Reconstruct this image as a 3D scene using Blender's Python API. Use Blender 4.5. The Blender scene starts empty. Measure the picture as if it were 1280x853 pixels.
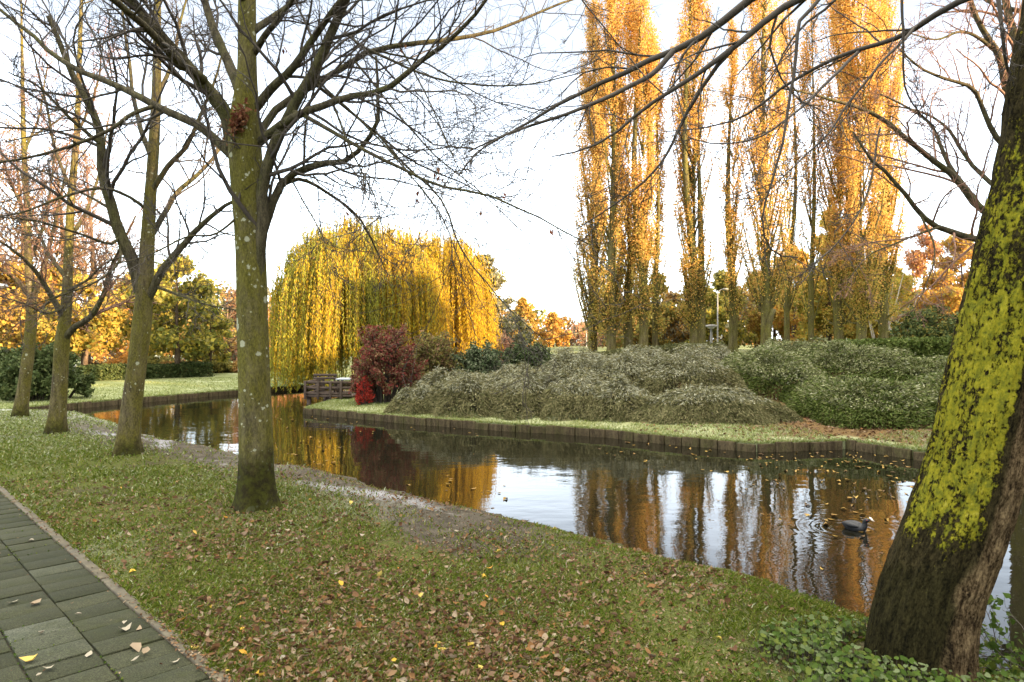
import bpy, bmesh, math, random
import numpy as np
from mathutils import Vector, Matrix

random.seed(7)
RNG = np.random.default_rng(7)
C = bpy.context.scene.collection
SC = bpy.context.scene

# ------------------------------------------------------------------ camera, sky, sun, exposure
F, CX, CY, EYE = 853.0, 640.0, 426.5, 1.6
cam_data = bpy.data.cameras.new('camera')
cam_data.sensor_width = 36.0
cam_data.lens = 24.0
cam_data.clip_start = 0.05
cam_data.clip_end = 4000
cam = bpy.data.objects.new('camera', cam_data)
C.objects.link(cam)
cam.location = (0, 0, EYE)
cam.rotation_euler = (math.radians(90), 0, 0)
SC.camera = cam

SUN_EL, SUN_AZ = math.radians(12), math.radians(122)
W = bpy.data.worlds.new('World')
SC.world = W
W.use_nodes = True
wn, wl = W.node_tree.nodes, W.node_tree.links
sky = wn.new('ShaderNodeTexSky')
sky.sky_type = 'NISHITA'
sky.sun_disc = False
sky.sun_elevation = SUN_EL
sky.sun_rotation = SUN_AZ
sky.dust_density = 1.6
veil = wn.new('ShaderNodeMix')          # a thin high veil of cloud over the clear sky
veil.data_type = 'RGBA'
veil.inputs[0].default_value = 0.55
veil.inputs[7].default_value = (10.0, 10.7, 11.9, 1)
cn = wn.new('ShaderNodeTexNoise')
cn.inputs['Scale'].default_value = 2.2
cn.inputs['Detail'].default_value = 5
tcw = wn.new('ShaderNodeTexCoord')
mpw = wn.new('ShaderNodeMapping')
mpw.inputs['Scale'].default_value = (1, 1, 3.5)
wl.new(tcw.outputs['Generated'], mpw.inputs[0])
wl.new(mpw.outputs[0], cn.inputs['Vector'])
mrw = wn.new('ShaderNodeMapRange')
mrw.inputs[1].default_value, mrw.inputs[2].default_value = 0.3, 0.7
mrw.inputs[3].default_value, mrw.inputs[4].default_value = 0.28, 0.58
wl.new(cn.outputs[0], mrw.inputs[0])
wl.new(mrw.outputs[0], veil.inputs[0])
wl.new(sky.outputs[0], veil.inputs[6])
over = wn.new('ShaderNodeMix')         # unseen overhead glow, added to lift the light on the ground
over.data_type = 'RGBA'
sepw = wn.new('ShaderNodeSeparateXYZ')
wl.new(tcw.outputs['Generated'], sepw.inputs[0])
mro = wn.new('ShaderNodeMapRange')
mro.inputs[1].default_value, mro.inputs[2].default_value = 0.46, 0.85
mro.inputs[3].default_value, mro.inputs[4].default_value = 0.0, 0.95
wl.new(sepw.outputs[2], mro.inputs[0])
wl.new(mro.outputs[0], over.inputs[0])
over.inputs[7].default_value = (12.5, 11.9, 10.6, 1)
blue = wn.new('ShaderNodeMix')         # paler blue between the bright horizon and the added glow overhead
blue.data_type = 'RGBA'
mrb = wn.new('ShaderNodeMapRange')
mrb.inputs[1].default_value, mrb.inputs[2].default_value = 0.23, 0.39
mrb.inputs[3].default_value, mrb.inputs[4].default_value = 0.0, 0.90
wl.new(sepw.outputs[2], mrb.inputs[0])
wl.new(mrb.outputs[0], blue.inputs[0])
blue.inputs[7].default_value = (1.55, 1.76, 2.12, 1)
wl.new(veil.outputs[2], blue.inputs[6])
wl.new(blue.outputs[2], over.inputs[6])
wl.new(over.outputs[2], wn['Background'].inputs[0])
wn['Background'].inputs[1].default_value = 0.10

sun_data = bpy.data.lights.new('sun', 'SUN')
sun_data.energy = 4.6
sun_data.angle = math.radians(0.6)
sun_data.color = (1.0, 0.70, 0.40)
sun = bpy.data.objects.new('sun', sun_data)
C.objects.link(sun)
SDIR = Vector((math.sin(SUN_AZ) * math.cos(SUN_EL), math.cos(SUN_AZ) * math.cos(SUN_EL), math.sin(SUN_EL)))
sun.rotation_euler = SDIR.to_track_quat('Z', 'Y').to_euler()
sun.location = SDIR * 60

SC.view_settings.view_transform = 'Standard'
SC.view_settings.look = 'None'
SC.view_settings.exposure = 2.45
SC.view_settings.gamma = 1
SC.view_settings.use_curve_mapping = False
SC.render.engine = 'CYCLES'
SC.cycles.max_bounces = 6
SC.cycles.diffuse_bounces = 3
SC.cycles.glossy_bounces = 3
SC.cycles.transmission_bounces = 4
SC.cycles.caustics_reflective = False
SC.cycles.caustics_refractive = False

# ------------------------------------------------------------------ helpers
def P(px, py, d):
    """a point d metres in front of the camera that shows at this pixel of the 1280 x 853 photograph"""
    return np.array(((px - CX) / F * d, d, EYE - (py - CY) / F * d))

def PP(seq):
    return np.array([P(*s) for s in seq])

def hashed(ix, iy, iz):
    n = (ix.astype(np.int64) * 374761393 + iy.astype(np.int64) * 668265263 + iz.astype(np.int64) * 1274126177) & 0xffffffff
    n = ((n ^ (n >> 13)) * 1274126177) & 0xffffffff
    return ((n ^ (n >> 16)) & 0xffff) / 65535.0

def noise3(p):
    p = np.asarray(p, float)
    i = np.floor(p)
    f = p - i
    f = f * f * (3 - 2 * f)
    i = i.astype(np.int64)
    r = 0
    for a in (0, 1):
        for b in (0, 1):
            for c in (0, 1):
                w = (f[:, 0] if a else 1 - f[:, 0]) * (f[:, 1] if b else 1 - f[:, 1]) * (f[:, 2] if c else 1 - f[:, 2])
                r = r + w * hashed(i[:, 0] + a, i[:, 1] + b, i[:, 2] + c)
    return r * 2 - 1

def fbm(p, octaves=3):
    r, a = 0, 1.0
    p = np.asarray(p, float)
    for k in range(octaves):
        r = r + a * noise3(p + 17.3 * k)
        p = p * 2.03
        a *= 0.5
    return r

def sstep(a, b, x):
    t = np.clip((x - a) / (b - a), 0, 1)
    return t * t * (3 - 2 * t)

class Mesh:
    """gathers vertices and faces, then becomes ONE mesh object"""
    def __init__(self):
        self.v, self.f, self.n = [], [], 0

    def add(self, v, faces, mat=0):
        v = np.asarray(v, np.float64).reshape(-1, 3)
        for f in (faces if isinstance(faces, list) else [faces]):
            f = np.asarray(f, np.int64)
            if len(f):
                self.f.append((f + self.n, mat))
        self.v.append(v)
        self.n += len(v)
        return self

    def box(self, c, s, rz=0, mat=0, taper=1.0):
        c = np.array(c, float)
        x, y, z = np.array(s) / 2.0
        v = np.array([(-x, -y, -z), (x, -y, -z), (x, y, -z), (-x, y, -z), (-x * taper, -y * taper, z), (x * taper, -y * taper, z), (x * taper, y * taper, z), (-x * taper, y * taper, z)])
        ca, sa = math.cos(rz), math.sin(rz)
        v = np.stack((v[:, 0] * ca - v[:, 1] * sa, v[:, 0] * sa + v[:, 1] * ca, v[:, 2]), 1) + c
        return self.add(v, [[(0, 3, 2, 1), (4, 5, 6, 7), (0, 1, 5, 4), (1, 2, 6, 5), (2, 3, 7, 6), (3, 0, 4, 7)]], mat)

    def build(self, name, mats, parent=None, smooth=False, origin=None, bevel=0):
        me = bpy.data.meshes.new(name)
        v = np.concatenate(self.v) if self.v else np.zeros((0, 3))
        if origin is None and parent is not None:
            origin = tuple(parent.get('_o', (0, 0, 0)))
        if origin is not None:
            v = v - np.array(origin, float)
        tot = np.concatenate([np.full(len(f), f.shape[1]) for f, m in self.f]).astype(np.int32)
        idx = np.concatenate([f.ravel() for f, m in self.f]).astype(np.int32)
        mi = np.concatenate([np.full(len(f), m) for f, m in self.f]).astype(np.int32)
        st = np.concatenate(([0], np.cumsum(tot)[:-1])).astype(np.int32)
        me.vertices.add(len(v))
        me.vertices.foreach_set('co', v.astype(np.float32).ravel())
        me.loops.add(len(idx))
        me.loops.foreach_set('vertex_index', idx)
        me.polygons.add(len(tot))
        me.polygons.foreach_set('loop_start', st)
        me.polygons.foreach_set('loop_total', tot)
        me.polygons.foreach_set('material_index', mi)
        if smooth:
            me.polygons.foreach_set('use_smooth', np.ones(len(tot), bool))
        me.update(calc_edges=True)
        for m in (mats if isinstance(mats, (list, tuple)) else [mats]):
            me.materials.append(m)
        o = bpy.data.objects.new(name, me)
        C.objects.link(o)
        if parent is not None:
            o.parent = parent
            if parent.get('_o') is not None:
                o['_o'] = list(origin)
        elif origin is not None:
            o.location = origin
        if bevel:
            b = o.modifiers.new('bevel', 'BEVEL')
            b.width = bevel
            b.segments = 2
            b.limit_method = 'ANGLE'
        return o

def tag(o, label=None, cat=None, group=None, kind=None):
    if label: o['label'] = label
    if cat: o['category'] = cat
    if group: o['group'] = group
    if kind: o['kind'] = kind
    return o

def thing(name, label, cat, loc, group=None):
    o = bpy.data.objects.new(name, None)
    C.objects.link(o)
    o.empty_display_size = 0.2
    o.location = loc
    o['_o'] = [float(x) for x in loc]
    return tag(o, label, cat, group)

def unit(a):
    return a / np.maximum(np.linalg.norm(a, axis=-1, keepdims=True), 1e-9)

def tubes(m, Pts, R, sides=4, mat=0, cap=True):
    """many tubes at once: Pts (B,n,3), R (B,n)"""
    Pts = np.asarray(Pts, float)
    R = np.asarray(R, float)
    if Pts.ndim == 2:
        Pts, R = Pts[None], R[None]
    B, n, _ = Pts.shape
    if B == 0:
        return
    T = unit(np.gradient(Pts, axis=1))
    ref = np.where(np.abs(T[:, :1, 2:3]) > 0.75, np.array([1.0, 0.13, 0.0]), np.array([0.05, 0.1, 1.0]))
    U = unit(np.cross(T, np.broadcast_to(ref, T.shape)))
    V = np.cross(T, U)
    a = np.arange(sides) / sides * 2 * np.pi
    ring = U[:, :, None, :] * np.cos(a)[None, None, :, None] + V[:, :, None, :] * np.sin(a)[None, None, :, None]
    v = Pts[:, :, None, :] + ring * R[:, :, None, None]
    base = (np.arange(B) * n * sides)[:, None, None] + (np.arange(n - 1) * sides)[None, :, None] + np.arange(sides)[None, None, :]
    nx = (np.arange(B) * n * sides)[:, None, None] + (np.arange(n - 1) * sides)[None, :, None] + ((np.arange(sides) + 1) % sides)[None, None, :]
    q = np.stack((base, nx, nx + sides, base + sides), -1).reshape(-1, 4)
    fs = [q]
    if cap and sides > 2:
        last = (np.arange(B) * n * sides)[:, None] + (n - 1) * sides + np.arange(sides)[None]
        fs.append(last)
    m.add(v.reshape(-1, 3), fs, mat)

def smooth_line(pts, n, wob=0.0, rng=RNG):
    """resample control points (k,3 or k,4) with Catmull-Rom to n points"""
    pts = np.asarray(pts, float)
    k = len(pts)
    if k == 2:
        t = np.linspace(0, 1, n)[:, None]
        out = pts[0] * (1 - t) + pts[1] * t
    else:
        ext = np.vstack((2 * pts[0] - pts[1], pts, 2 * pts[-1] - pts[-2]))
        seg = np.linalg.norm(np.diff(pts[:, :3], axis=0), axis=1)
        cum = np.concatenate(([0], np.cumsum(seg)))
        s = np.linspace(0, cum[-1], n)
        i = np.clip(np.searchsorted(cum, s, side='right') - 1, 0, k - 2)
        t = ((s - cum[i]) / np.maximum(seg[i], 1e-9))[:, None]
        p0, p1, p2, p3 = ext[i], ext[i + 1], ext[i + 2], ext[i + 3]
        out = 0.5 * (2 * p1 + (p2 - p0) * t + (2 * p0 - 5 * p1 + 4 * p2 - p3) * t ** 2 + (3 * p1 - p0 - 3 * p2 + p3) * t ** 3)
    if wob:
        w = rng.normal(size=(n, 3)) * wob
        w = (w + np.roll(w, 1, 0) + np.roll(w, -1, 0)) / 3
        w[0] = w[-1] = 0
        out[:, :3] += w
    return out

def grow(Pp, Rp, kids, lf, ang, n=6, wob=0.18, up=0.0, t0=0.2, t1=1.0, rmin=0.002, rfrac=0.55, rng=RNG, lmax=9, taper=0.35):
    """children of the branches Pp (B,n,3): kids each; returns (B*kids, n, 3) and radii"""
    B, m, _ = Pp.shape
    L = np.linalg.norm(np.diff(Pp, axis=1), axis=2).sum(1)
    t = (np.arange(kids)[None] + rng.random((B, kids))) / kids * (t1 - t0) + t0
    x = t * (m - 1)
    i = np.clip(x.astype(int), 0, m - 2)
    f = (x - i)[..., None]
    b = np.arange(B)[:, None]
    pos = Pp[b, i] * (1 - f) + Pp[b, i + 1] * f
    tan = unit(Pp[b, i + 1] - Pp[b, i])
    rad = Rp[b, i] * (1 - f[..., 0]) + Rp[b, i + 1] * f[..., 0]
    rv = unit(rng.normal(size=(B, kids, 3)))
    perp = unit(np.cross(tan, rv))
    a = np.radians(ang) * rng.uniform(0.65, 1.35, (B, kids))[..., None]
    d = unit(tan * np.cos(a) + perp * np.sin(a))
    ln = np.minimum(L[:, None] * lf * rng.uniform(0.55, 1.25, (B, kids)) * (1.15 - 0.65 * t), lmax)
    pts = np.zeros((B, kids, n, 3))
    pts[:, :, 0] = pos
    for k in range(1, n):
        d = unit(d + rng.normal(size=d.shape) * wob + np.array([0, 0, up]))
        pts[:, :, k] = pts[:, :, k - 1] + d * (ln / (n - 1))[..., None]
    r0 = np.maximum(np.minimum(rad * rfrac, ln * 0.02 + 0.002), rmin)
    r = r0[..., None] * np.linspace(1, taper, n)
    return pts.reshape(-1, n, 3), np.maximum(r.reshape(-1, n), rmin * 0.8)

def leaf_quads(m, c, size, asp=0.6, mat=0, normal=None, along=None, rng=RNG, spread=1.0, fold=0.0):
    """one diamond-shaped leaf per centre; random facing unless normal/along given"""
    c = np.asarray(c, float)
    N = len(c)
    if N == 0:
        return
    rnd = unit(rng.normal(size=(N, 3)))
    u = rnd if along is None else unit(np.asarray(along) + rnd * spread)
    w = unit(rng.normal(size=(N, 3))) if normal is None else unit(np.asarray(normal) + unit(rng.normal(size=(N, 3))) * spread)
    v = unit(np.cross(w, u))
    w = np.cross(u, v)
    s = (np.asarray(size) * rng.uniform(0.6, 1.35, N))[:, None]
    a = u * s * 0.5
    b = v * s * 0.5 * asp
    if fold:
        h = w * s * fold
        vv = np.stack((c - a, c - a * 0.2 + b + h, c + a, c - a * 0.2 - b + h), 1)
        idx = np.arange(N)[:, None] * 4
        m.add(vv.reshape(-1, 3), [np.concatenate((idx + [0, 2, 1], idx + [0, 3, 2]))], mat)
    else:
        vv = np.stack((c - a, c - a * 0.15 + b, c + a, c - a * 0.15 - b), 1)
        m.add(vv.reshape(-1, 3), np.arange(N * 4).reshape(N, 4), mat)

# ------------------------------------------------------------------ materials
def new_mat(name):
    m = bpy.data.materials.new(name)
    m.use_nodes = True
    nt = m.node_tree
    b = nt.nodes['Principled BSDF']
    return m, nt.nodes, nt.links, b

def ramp(nodes, stops, interp='LINEAR'):
    r = nodes.new('ShaderNodeValToRGB')
    r.color_ramp.interpolation = interp
    e = r.color_ramp.elements
    while len(e) < len(stops):
        e.new(0.5)
    for k, (p, c) in enumerate(stops):
        e[k].position = p
        e[k].color = (*c, 1)
    return r

def noise_node(nodes, links, scale, detail=4, rough=0.6, stretch=None, coord='Object'):
    tc = nodes.new('ShaderNodeTexCoord')
    n = nodes.new('ShaderNodeTexNoise')
    n.inputs['Scale'].default_value = scale
    n.inputs['Detail'].default_value = detail
    n.inputs['Roughness'].default_value = rough
    if stretch:
        mp = nodes.new('ShaderNodeMapping')
        mp.inputs['Scale'].default_value = stretch
        links.new(tc.outputs[coord], mp.inputs[0])
        links.new(mp.outputs[0], n.inputs['Vector'])
    else:
        links.new(tc.outputs[coord], n.inputs['Vector'])
    return n

def mix_rgb(nodes, links, fac, a, b):
    x = nodes.new('ShaderNodeMix')
    x.data_type = 'RGBA'
    for sock, val in ((0, fac), (6, a), (7, b)):
        if isinstance(val, (int, float)):
            x.inputs[sock].default_value = val
        elif isinstance(val, tuple):
            x.inputs[sock].default_value = (*val, 1)
        else:
            links.new(val, x.inputs[sock])
    return x.outputs[2]

def bump(nodes, links, h, b, strength=0.5, dist=0.02):
    bp = nodes.new('ShaderNodeBump')
    bp.inputs['Strength'].default_value = strength
    bp.inputs['Distance'].default_value = dist
    links.new(h, bp.inputs['Height'])
    links.new(bp.outputs[0], b.inputs['Normal'])

def mrange(nodes, links, x, a, b, c=0.0, d=1.0):
    r = nodes.new('ShaderNodeMapRange')
    for k, v in enumerate((a, b, c, d)):
        r.inputs[k + 1].default_value = v
    links.new(x, r.inputs[0])
    return r.outputs[0]

def math_node(nodes, links, op, a, b=0.0):
    n = nodes.new('ShaderNodeMath')
    n.operation = op
    for k, v in enumerate((a, b)):
        if isinstance(v, (int, float)):
            n.inputs[k].default_value = v
        else:
            links.new(v, n.inputs[k])
    return n.outputs[0]

def leaf_mat(name, cols, trans=0.45, rough=0.6):
    """cols: list of base colours picked leaf by leaf; light passes through the blade"""
    m, n, l, b = new_mat(name)
    g = n.new('ShaderNodeNewGeometry')
    st = [((k + 0.5) / len(cols), c) for k, c in enumerate(cols)]
    r = ramp(n, st)
    l.new(g.outputs['Random Per Island'], r.inputs[0])
    b.inputs['Roughness'].default_value = rough
    b.inputs['Specular IOR Level'].default_value = 0.08
    l.new(r.outputs[0], b.inputs['Base Color'])
    t = n.new('ShaderNodeBsdfTranslucent')
    l.new(r.outputs[0], t.inputs[0])
    mx = n.new('ShaderNodeMixShader')
    mx.inputs[0].default_value = trans
    l.new(b.outputs[0], mx.inputs[1])
    l.new(t.outputs[0], mx.inputs[2])
    l.new(mx.outputs[0], n['Material Output'].inputs[0])
    return m

def bark_mat(name, c1, c2, moss=(0.09, 0.085, 0.02), moss_amt=0.4, scale=14, lichen=0.0, dark_base=0.0):
    m, n, l, b = new_mat(name)
    n1 = noise_node(n, l, scale, 7, 0.72, (1, 1, 0.20))
    nf = noise_node(n, l, scale * 4.5, 4, 0.7, (1, 1, 0.45))
    n1h = math_node(n, l, 'ADD', math_node(n, l, 'MULTIPLY', n1.outputs[0], 0.65), math_node(n, l, 'MULTIPLY', nf.outputs[0], 0.35))
    r1 = ramp(n, [(0.36, tuple(c * 0.55 for c in c1)), (0.46, c1), (0.60, c2), (0.70, tuple(c * 1.35 for c in c2))])
    l.new(n1h, r1.inputs[0])
    n2 = noise_node(n, l, 3.1, 6, 0.7, (1, 1, 0.5))
    fac = mrange(n, l, math_node(n, l, 'ADD', math_node(n, l, 'MULTIPLY', n2.outputs[0], 0.75), math_node(n, l, 'MULTIPLY', nf.outputs[0], 0.25)), 0.62 - 0.35 * moss_amt, 0.80 - 0.35 * moss_amt, 0, 0.8)
    msh = ramp(n, [(0.35, tuple(c * 0.55 for c in moss)), (0.65, tuple(c * 1.3 for c in moss))])
    l.new(nf.outputs[0], msh.inputs[0])
    col = mix_rgb(n, l, fac, r1.outputs[0], msh.outputs[0])
    if lichen:
        for vs, amt, seed in ((8.0, 0.40, 0.0), (19.0, 0.34, 3.7)):
            v = n.new('ShaderNodeTexVoronoi')
            v.inputs['Scale'].default_value = vs
            tc = n.new('ShaderNodeTexCoord')
            n4 = noise_node(n, l, 34, 4)
            va = n.new('ShaderNodeVectorMath')
            va.operation = 'MULTIPLY_ADD'
            va.inputs[1].default_value = (0.045, 0.045, 0.045)
            l.new(n4.outputs[1], va.inputs[0])
            l.new(tc.outputs['Object'], va.inputs[2])
            l.new(va.outputs[0], v.inputs['Vector'])
            n3 = noise_node(n, l, 2.2 + seed, 3, 0.6)
            thr = mrange(n, l, n3.outputs[0], 0.46, 0.72, 0.0, amt * lichen)
            spot = mrange(n, l, math_node(n, l, 'SUBTRACT', v.outputs['Distance'], thr), 0.02, -0.05, 0, 0.85)
            col = mix_rgb(n, l, spot, col, (0.36, 0.37, 0.27))
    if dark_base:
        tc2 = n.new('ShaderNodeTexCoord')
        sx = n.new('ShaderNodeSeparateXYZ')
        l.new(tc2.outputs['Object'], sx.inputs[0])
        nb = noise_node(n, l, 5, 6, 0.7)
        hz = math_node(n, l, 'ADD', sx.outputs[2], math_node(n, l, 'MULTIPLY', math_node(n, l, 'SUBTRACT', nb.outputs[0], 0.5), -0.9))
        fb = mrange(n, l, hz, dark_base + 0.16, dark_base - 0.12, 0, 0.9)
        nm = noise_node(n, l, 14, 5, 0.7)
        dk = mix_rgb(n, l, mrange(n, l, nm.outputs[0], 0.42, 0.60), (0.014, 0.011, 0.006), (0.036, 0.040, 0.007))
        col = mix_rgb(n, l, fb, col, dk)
    l.new(col, b.inputs['Base Color'])
    b.inputs['Roughness'].default_value = 0.9
    b.inputs['Specular IOR Level'].default_value = 0.06
    bump(n, l, n1h, b, 1.0, 0.035)
    return m

def plain_mat(name, col, rough=0.7, var=0.25, scale=6, metallic=0.0, bmp=0.2, stretch=None):
    m, n, l, b = new_mat(name)
    n1 = noise_node(n, l, scale, 5, 0.6, stretch)
    lo = tuple(c * (1 - var) for c in col)
    hi = tuple(min(1, c * (1 + var)) for c in col)
    r = ramp(n, [(0.3, lo), (0.7, hi)])
    l.new(n1.outputs[0], r.inputs[0])
    l.new(r.outputs[0], b.inputs['Base Color'])
    b.inputs['Roughness'].default_value = rough
    b.inputs['Metallic'].default_value = metallic
    if bmp:
        bump(n, l, n1.outputs[0], b, bmp, 0.01)
    return m

def attr_node(n, name):
    a = n.new('ShaderNodeAttribute')
    a.attribute_name = name
    return a.outputs['Fac']

def ground_mat():
    m, n, l, b = new_mat('turf_and_mud')
    big = noise_node(n, l, 0.9, 5, 0.65)
    mid = noise_node(n, l, 6.0, 6, 0.7)
    fine = noise_node(n, l, 55, 4, 0.75)
    g1 = ramp(n, [(0.30, (0.042, 0.056, 0.010)), (0.52, (0.085, 0.098, 0.020)), (0.72, (0.15, 0.148, 0.045))])
    l.new(fine.outputs[0], g1.inputs[0])
    d1 = ramp(n, [(0.3, (0.024, 0.018, 0.010)), (0.7, (0.085, 0.064, 0.038))])
    l.new(fine.outputs[0], d1.inputs[0])
    mm = math_node(n, l, 'ADD', math_node(n, l, 'MULTIPLY', big.outputs[0], 0.55), math_node(n, l, 'MULTIPLY', mid.outputs[0], 0.45))
    bare = mrange(n, l, mm, 0.50, 0.60, 0.05, 0.75)
    col = mix_rgb(n, l, bare, g1.outputs[0], d1.outputs[0])
    # trodden mud along the water
    mud = attr_node(n, 'mud')
    mf = mrange(n, l, math_node(n, l, 'ADD', mud, math_node(n, l, 'MULTIPLY', math_node(n, l, 'SUBTRACT', mid.outputs[0], 0.5), 0.9)), 0.35, 0.65)
    mc = ramp(n, [(0.3, (0.036, 0.029, 0.019)), (0.65, (0.110, 0.093, 0.068))])
    l.new(mid.outputs[0], mc.inputs[0])
    col = mix_rgb(n, l, mf, col, mc.outputs[0])
    # hoar frost
    fr = attr_node(n, 'frost')
    ff = mrange(n, l, math_node(n, l, 'ADD', fr, math_node(n, l, 'MULTIPLY', math_node(n, l, 'SUBTRACT', fine.outputs[0], 0.5), 1.1)), 0.25, 0.95, 0, 0.85)
    col = mix_rgb(n, l, ff, col, (0.46, 0.50, 0.40))
    ice = attr_node(n, 'ice')
    icf = mrange(n, l, math_node(n, l, 'ADD', ice, math_node(n, l, 'MULTIPLY', math_node(n, l, 'SUBTRACT', mid.outputs[0], 0.5), 1.2)), 0.62, 1.05, 0, 0.7)
    col = mix_rgb(n, l, icf, col, (0.36, 0.36, 0.38))
    rg = mix_rgb(n, l, icf, (0.95, 0.95, 0.95), (0.35, 0.35, 0.35))
    l.new(col, b.inputs['Base Color'])
    l.new(rg, b.inputs['Roughness'])
    b.inputs['Specular IOR Level'].default_value = 0.12
    hsum = math_node(n, l, 'ADD', math_node(n, l, 'MULTIPLY', mid.outputs[0], 1.4), fine.outputs[0])
    bump(n, l, hsum, b, 0.9, 0.03)
    return m

def lawn_mat(name, base, frost_amt):
    m, n, l, b = new_mat(name)
    big = noise_node(n, l, 0.5, 5, 0.65)
    fine = noise_node(n, l, 26, 5, 0.75)
    g = ramp(n, [(0.3, tuple(c * 0.6 for c in base)), (0.7, tuple(c * 1.3 for c in base))])
    l.new(fine.outputs[0], g.inputs[0])
    s = math_node(n, l, 'ADD', math_node(n, l, 'MULTIPLY', big.outputs[0], 0.8), math_node(n, l, 'MULTIPLY', fine.outputs[0], 0.5))
    f = mrange(n, l, s, 0.85 - 0.5 * frost_amt, 1.0 - 0.3 * frost_amt, 0.12, 0.8)
    col = mix_rgb(n, l, f, g.outputs[0], (0.43, 0.45, 0.29))
    mud = attr_node(n, 'mud')
    mf = mrange(n, l, math_node(n, l, 'ADD', mud, math_node(n, l, 'MULTIPLY', math_node(n, l, 'SUBTRACT', fine.outputs[0], 0.5), 1.0)), 0.4, 0.6)
    dirt = ramp(n, [(0.35, (0.045, 0.03, 0.015)), (0.65, (0.19, 0.12, 0.05))])
    l.new(fine.outputs[0], dirt.inputs[0])
    col = mix_rgb(n, l, mf, col, dirt.outputs[0])
    l.new(col, b.inputs['Base Color'])
    b.inputs['Roughness'].default_value = 0.95
    b.inputs['Specular IOR Level'].default_value = 0.05
    bump(n, l, fine.outputs[0], b, 0.8, 0.03)
    return m

def water_mat():
    m, n, l, b = new_mat('pond_water')
    b.inputs['Base Color'].default_value = (0.007, 0.0065, 0.004, 1)
    b.inputs['Roughness'].default_value = 0.015
    b.inputs['IOR'].default_value = 1.34
    b.inputs['Specular IOR Level'].default_value = 0.5
    w1 = noise_node(n, l, 2.6, 3, 0.55, (1.0, 1.9, 1))
    w2 = noise_node(n, l, 0.55, 2, 0.5, (1.0, 1.6, 1))
    calm = noise_node(n, l, 0.16, 2, 0.5)
    amp = mrange(n, l, calm.outputs[0], 0.42, 0.62, 0.25, 1.0)
    h = math_node(n, l, 'ADD', math_node(n, l, 'MULTIPLY', math_node(n, l, 'MULTIPLY', w1.outputs[0], amp), 0.35), w2.outputs[0])
    # rings spreading from the swimming coot
    tc = n.new('ShaderNodeTexCoord')
    vm = n.new('ShaderNodeVectorMath')
    vm.operation = 'DISTANCE'
    vm.inputs[1].default_value = ((1064 - CX) / F * 7.05, 7.08, -0.35)
    l.new(tc.outputs['Object'], vm.inputs[0])
    ring = math_node(n, l, 'MULTIPLY', math_node(n, l, 'SINE', math_node(n, l, 'MULTIPLY', vm.outputs['Value'], 52.0)), mrange(n, l, vm.outputs['Value'], 0.12, 0.80, 0.05, 0.0))
    h = math_node(n, l, 'ADD', h, ring)
    bump(n, l, h, b, 0.16, 0.06)
    return m

M = {}
M['ground'] = ground_mat()
M['island'] = lawn_mat('frosted_bank_grass', (0.135, 0.140, 0.045), 0.50)
M['lawn'] = lawn_mat('frosted_lawn_grass', (0.130, 0.150, 0.045), 0.40)
M['water'] = water_mat()
M['tile'] = None
M['wood_old'] = bark_mat('weathered_board', (0.045, 0.034, 0.020), (0.105, 0.082, 0.046), (0.055, 0.056, 0.018), 0.38, 12)
M['wood_cap'] = plain_mat('mossy_board_top', (0.12, 0.11, 0.06), 0.9, 0.5, 12)
M['wood_brown'] = plain_mat('brown_timber', (0.058, 0.038, 0.025), 0.8, 0.35, 14)
M['frost_wood'] = plain_mat('frosted_timber', (0.34, 0.37, 0.40), 0.6, 0.15, 14)
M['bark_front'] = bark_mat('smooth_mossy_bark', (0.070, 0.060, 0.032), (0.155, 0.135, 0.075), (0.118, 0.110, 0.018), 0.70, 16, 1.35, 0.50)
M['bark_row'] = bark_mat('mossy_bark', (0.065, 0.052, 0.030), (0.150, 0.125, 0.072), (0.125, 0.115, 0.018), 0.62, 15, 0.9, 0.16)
M['bark_limb'] = bark_mat('limb_bark', (0.050, 0.043, 0.028), (0.120, 0.104, 0.062), (0.085, 0.088, 0.024), 0.4, 22, 0.4)
M['twig'] = plain_mat('twig_bark', (0.042, 0.033, 0.024), 0.85, 0.35, 9, bmp=0)
M['bark_brown'] = bark_mat('brown_bark', (0.07, 0.05, 0.034), (0.17, 0.125, 0.085), (0.10, 0.085, 0.03), 0.25, 12)
M['bark_poplar'] = bark_mat('poplar_bark', (0.065, 0.055, 0.028), (0.15, 0.13, 0.065), (0.12, 0.115, 0.025), 0.6, 8)
M['bark_birch'] = bark_mat('birch_bark', (0.30, 0.27, 0.22), (0.55, 0.52, 0.46), (0.2, 0.18, 0.1), 0.1, 10)
M['twig_red'] = plain_mat('reddish_twig_bark', (0.18, 0.095, 0.060), 0.85, 0.3, 9, bmp=0)
M['poplar_leaf'] = leaf_mat('poplar_leaves', [(0.62, 0.37, 0.10), (0.68, 0.43, 0.14), (0.58, 0.33, 0.09), (0.68, 0.38, 0.13), (0.48, 0.36, 0.08)], 0.55)
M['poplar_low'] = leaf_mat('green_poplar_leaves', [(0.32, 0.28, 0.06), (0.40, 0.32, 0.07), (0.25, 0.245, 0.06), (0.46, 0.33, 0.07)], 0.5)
M['willow_leaf'] = leaf_mat('golden_willow_leaves', [(0.55, 0.38, 0.028), (0.62, 0.43, 0.030), (0.48, 0.37, 0.04), (0.60, 0.37, 0.028)], 0.5)
M['willow_green'] = leaf_mat('green_willow_leaves', [(0.30, 0.32, 0.045), (0.40, 0.38, 0.050), (0.22, 0.26, 0.040), (0.46, 0.38, 0.04)], 0.5)
M['yellow_leaf'] = leaf_mat('yellow_green_leaves', [(0.36, 0.31, 0.05), (0.44, 0.34, 0.06), (0.24, 0.25, 0.05), (0.14, 0.16, 0.04)], 0.45)
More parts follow.
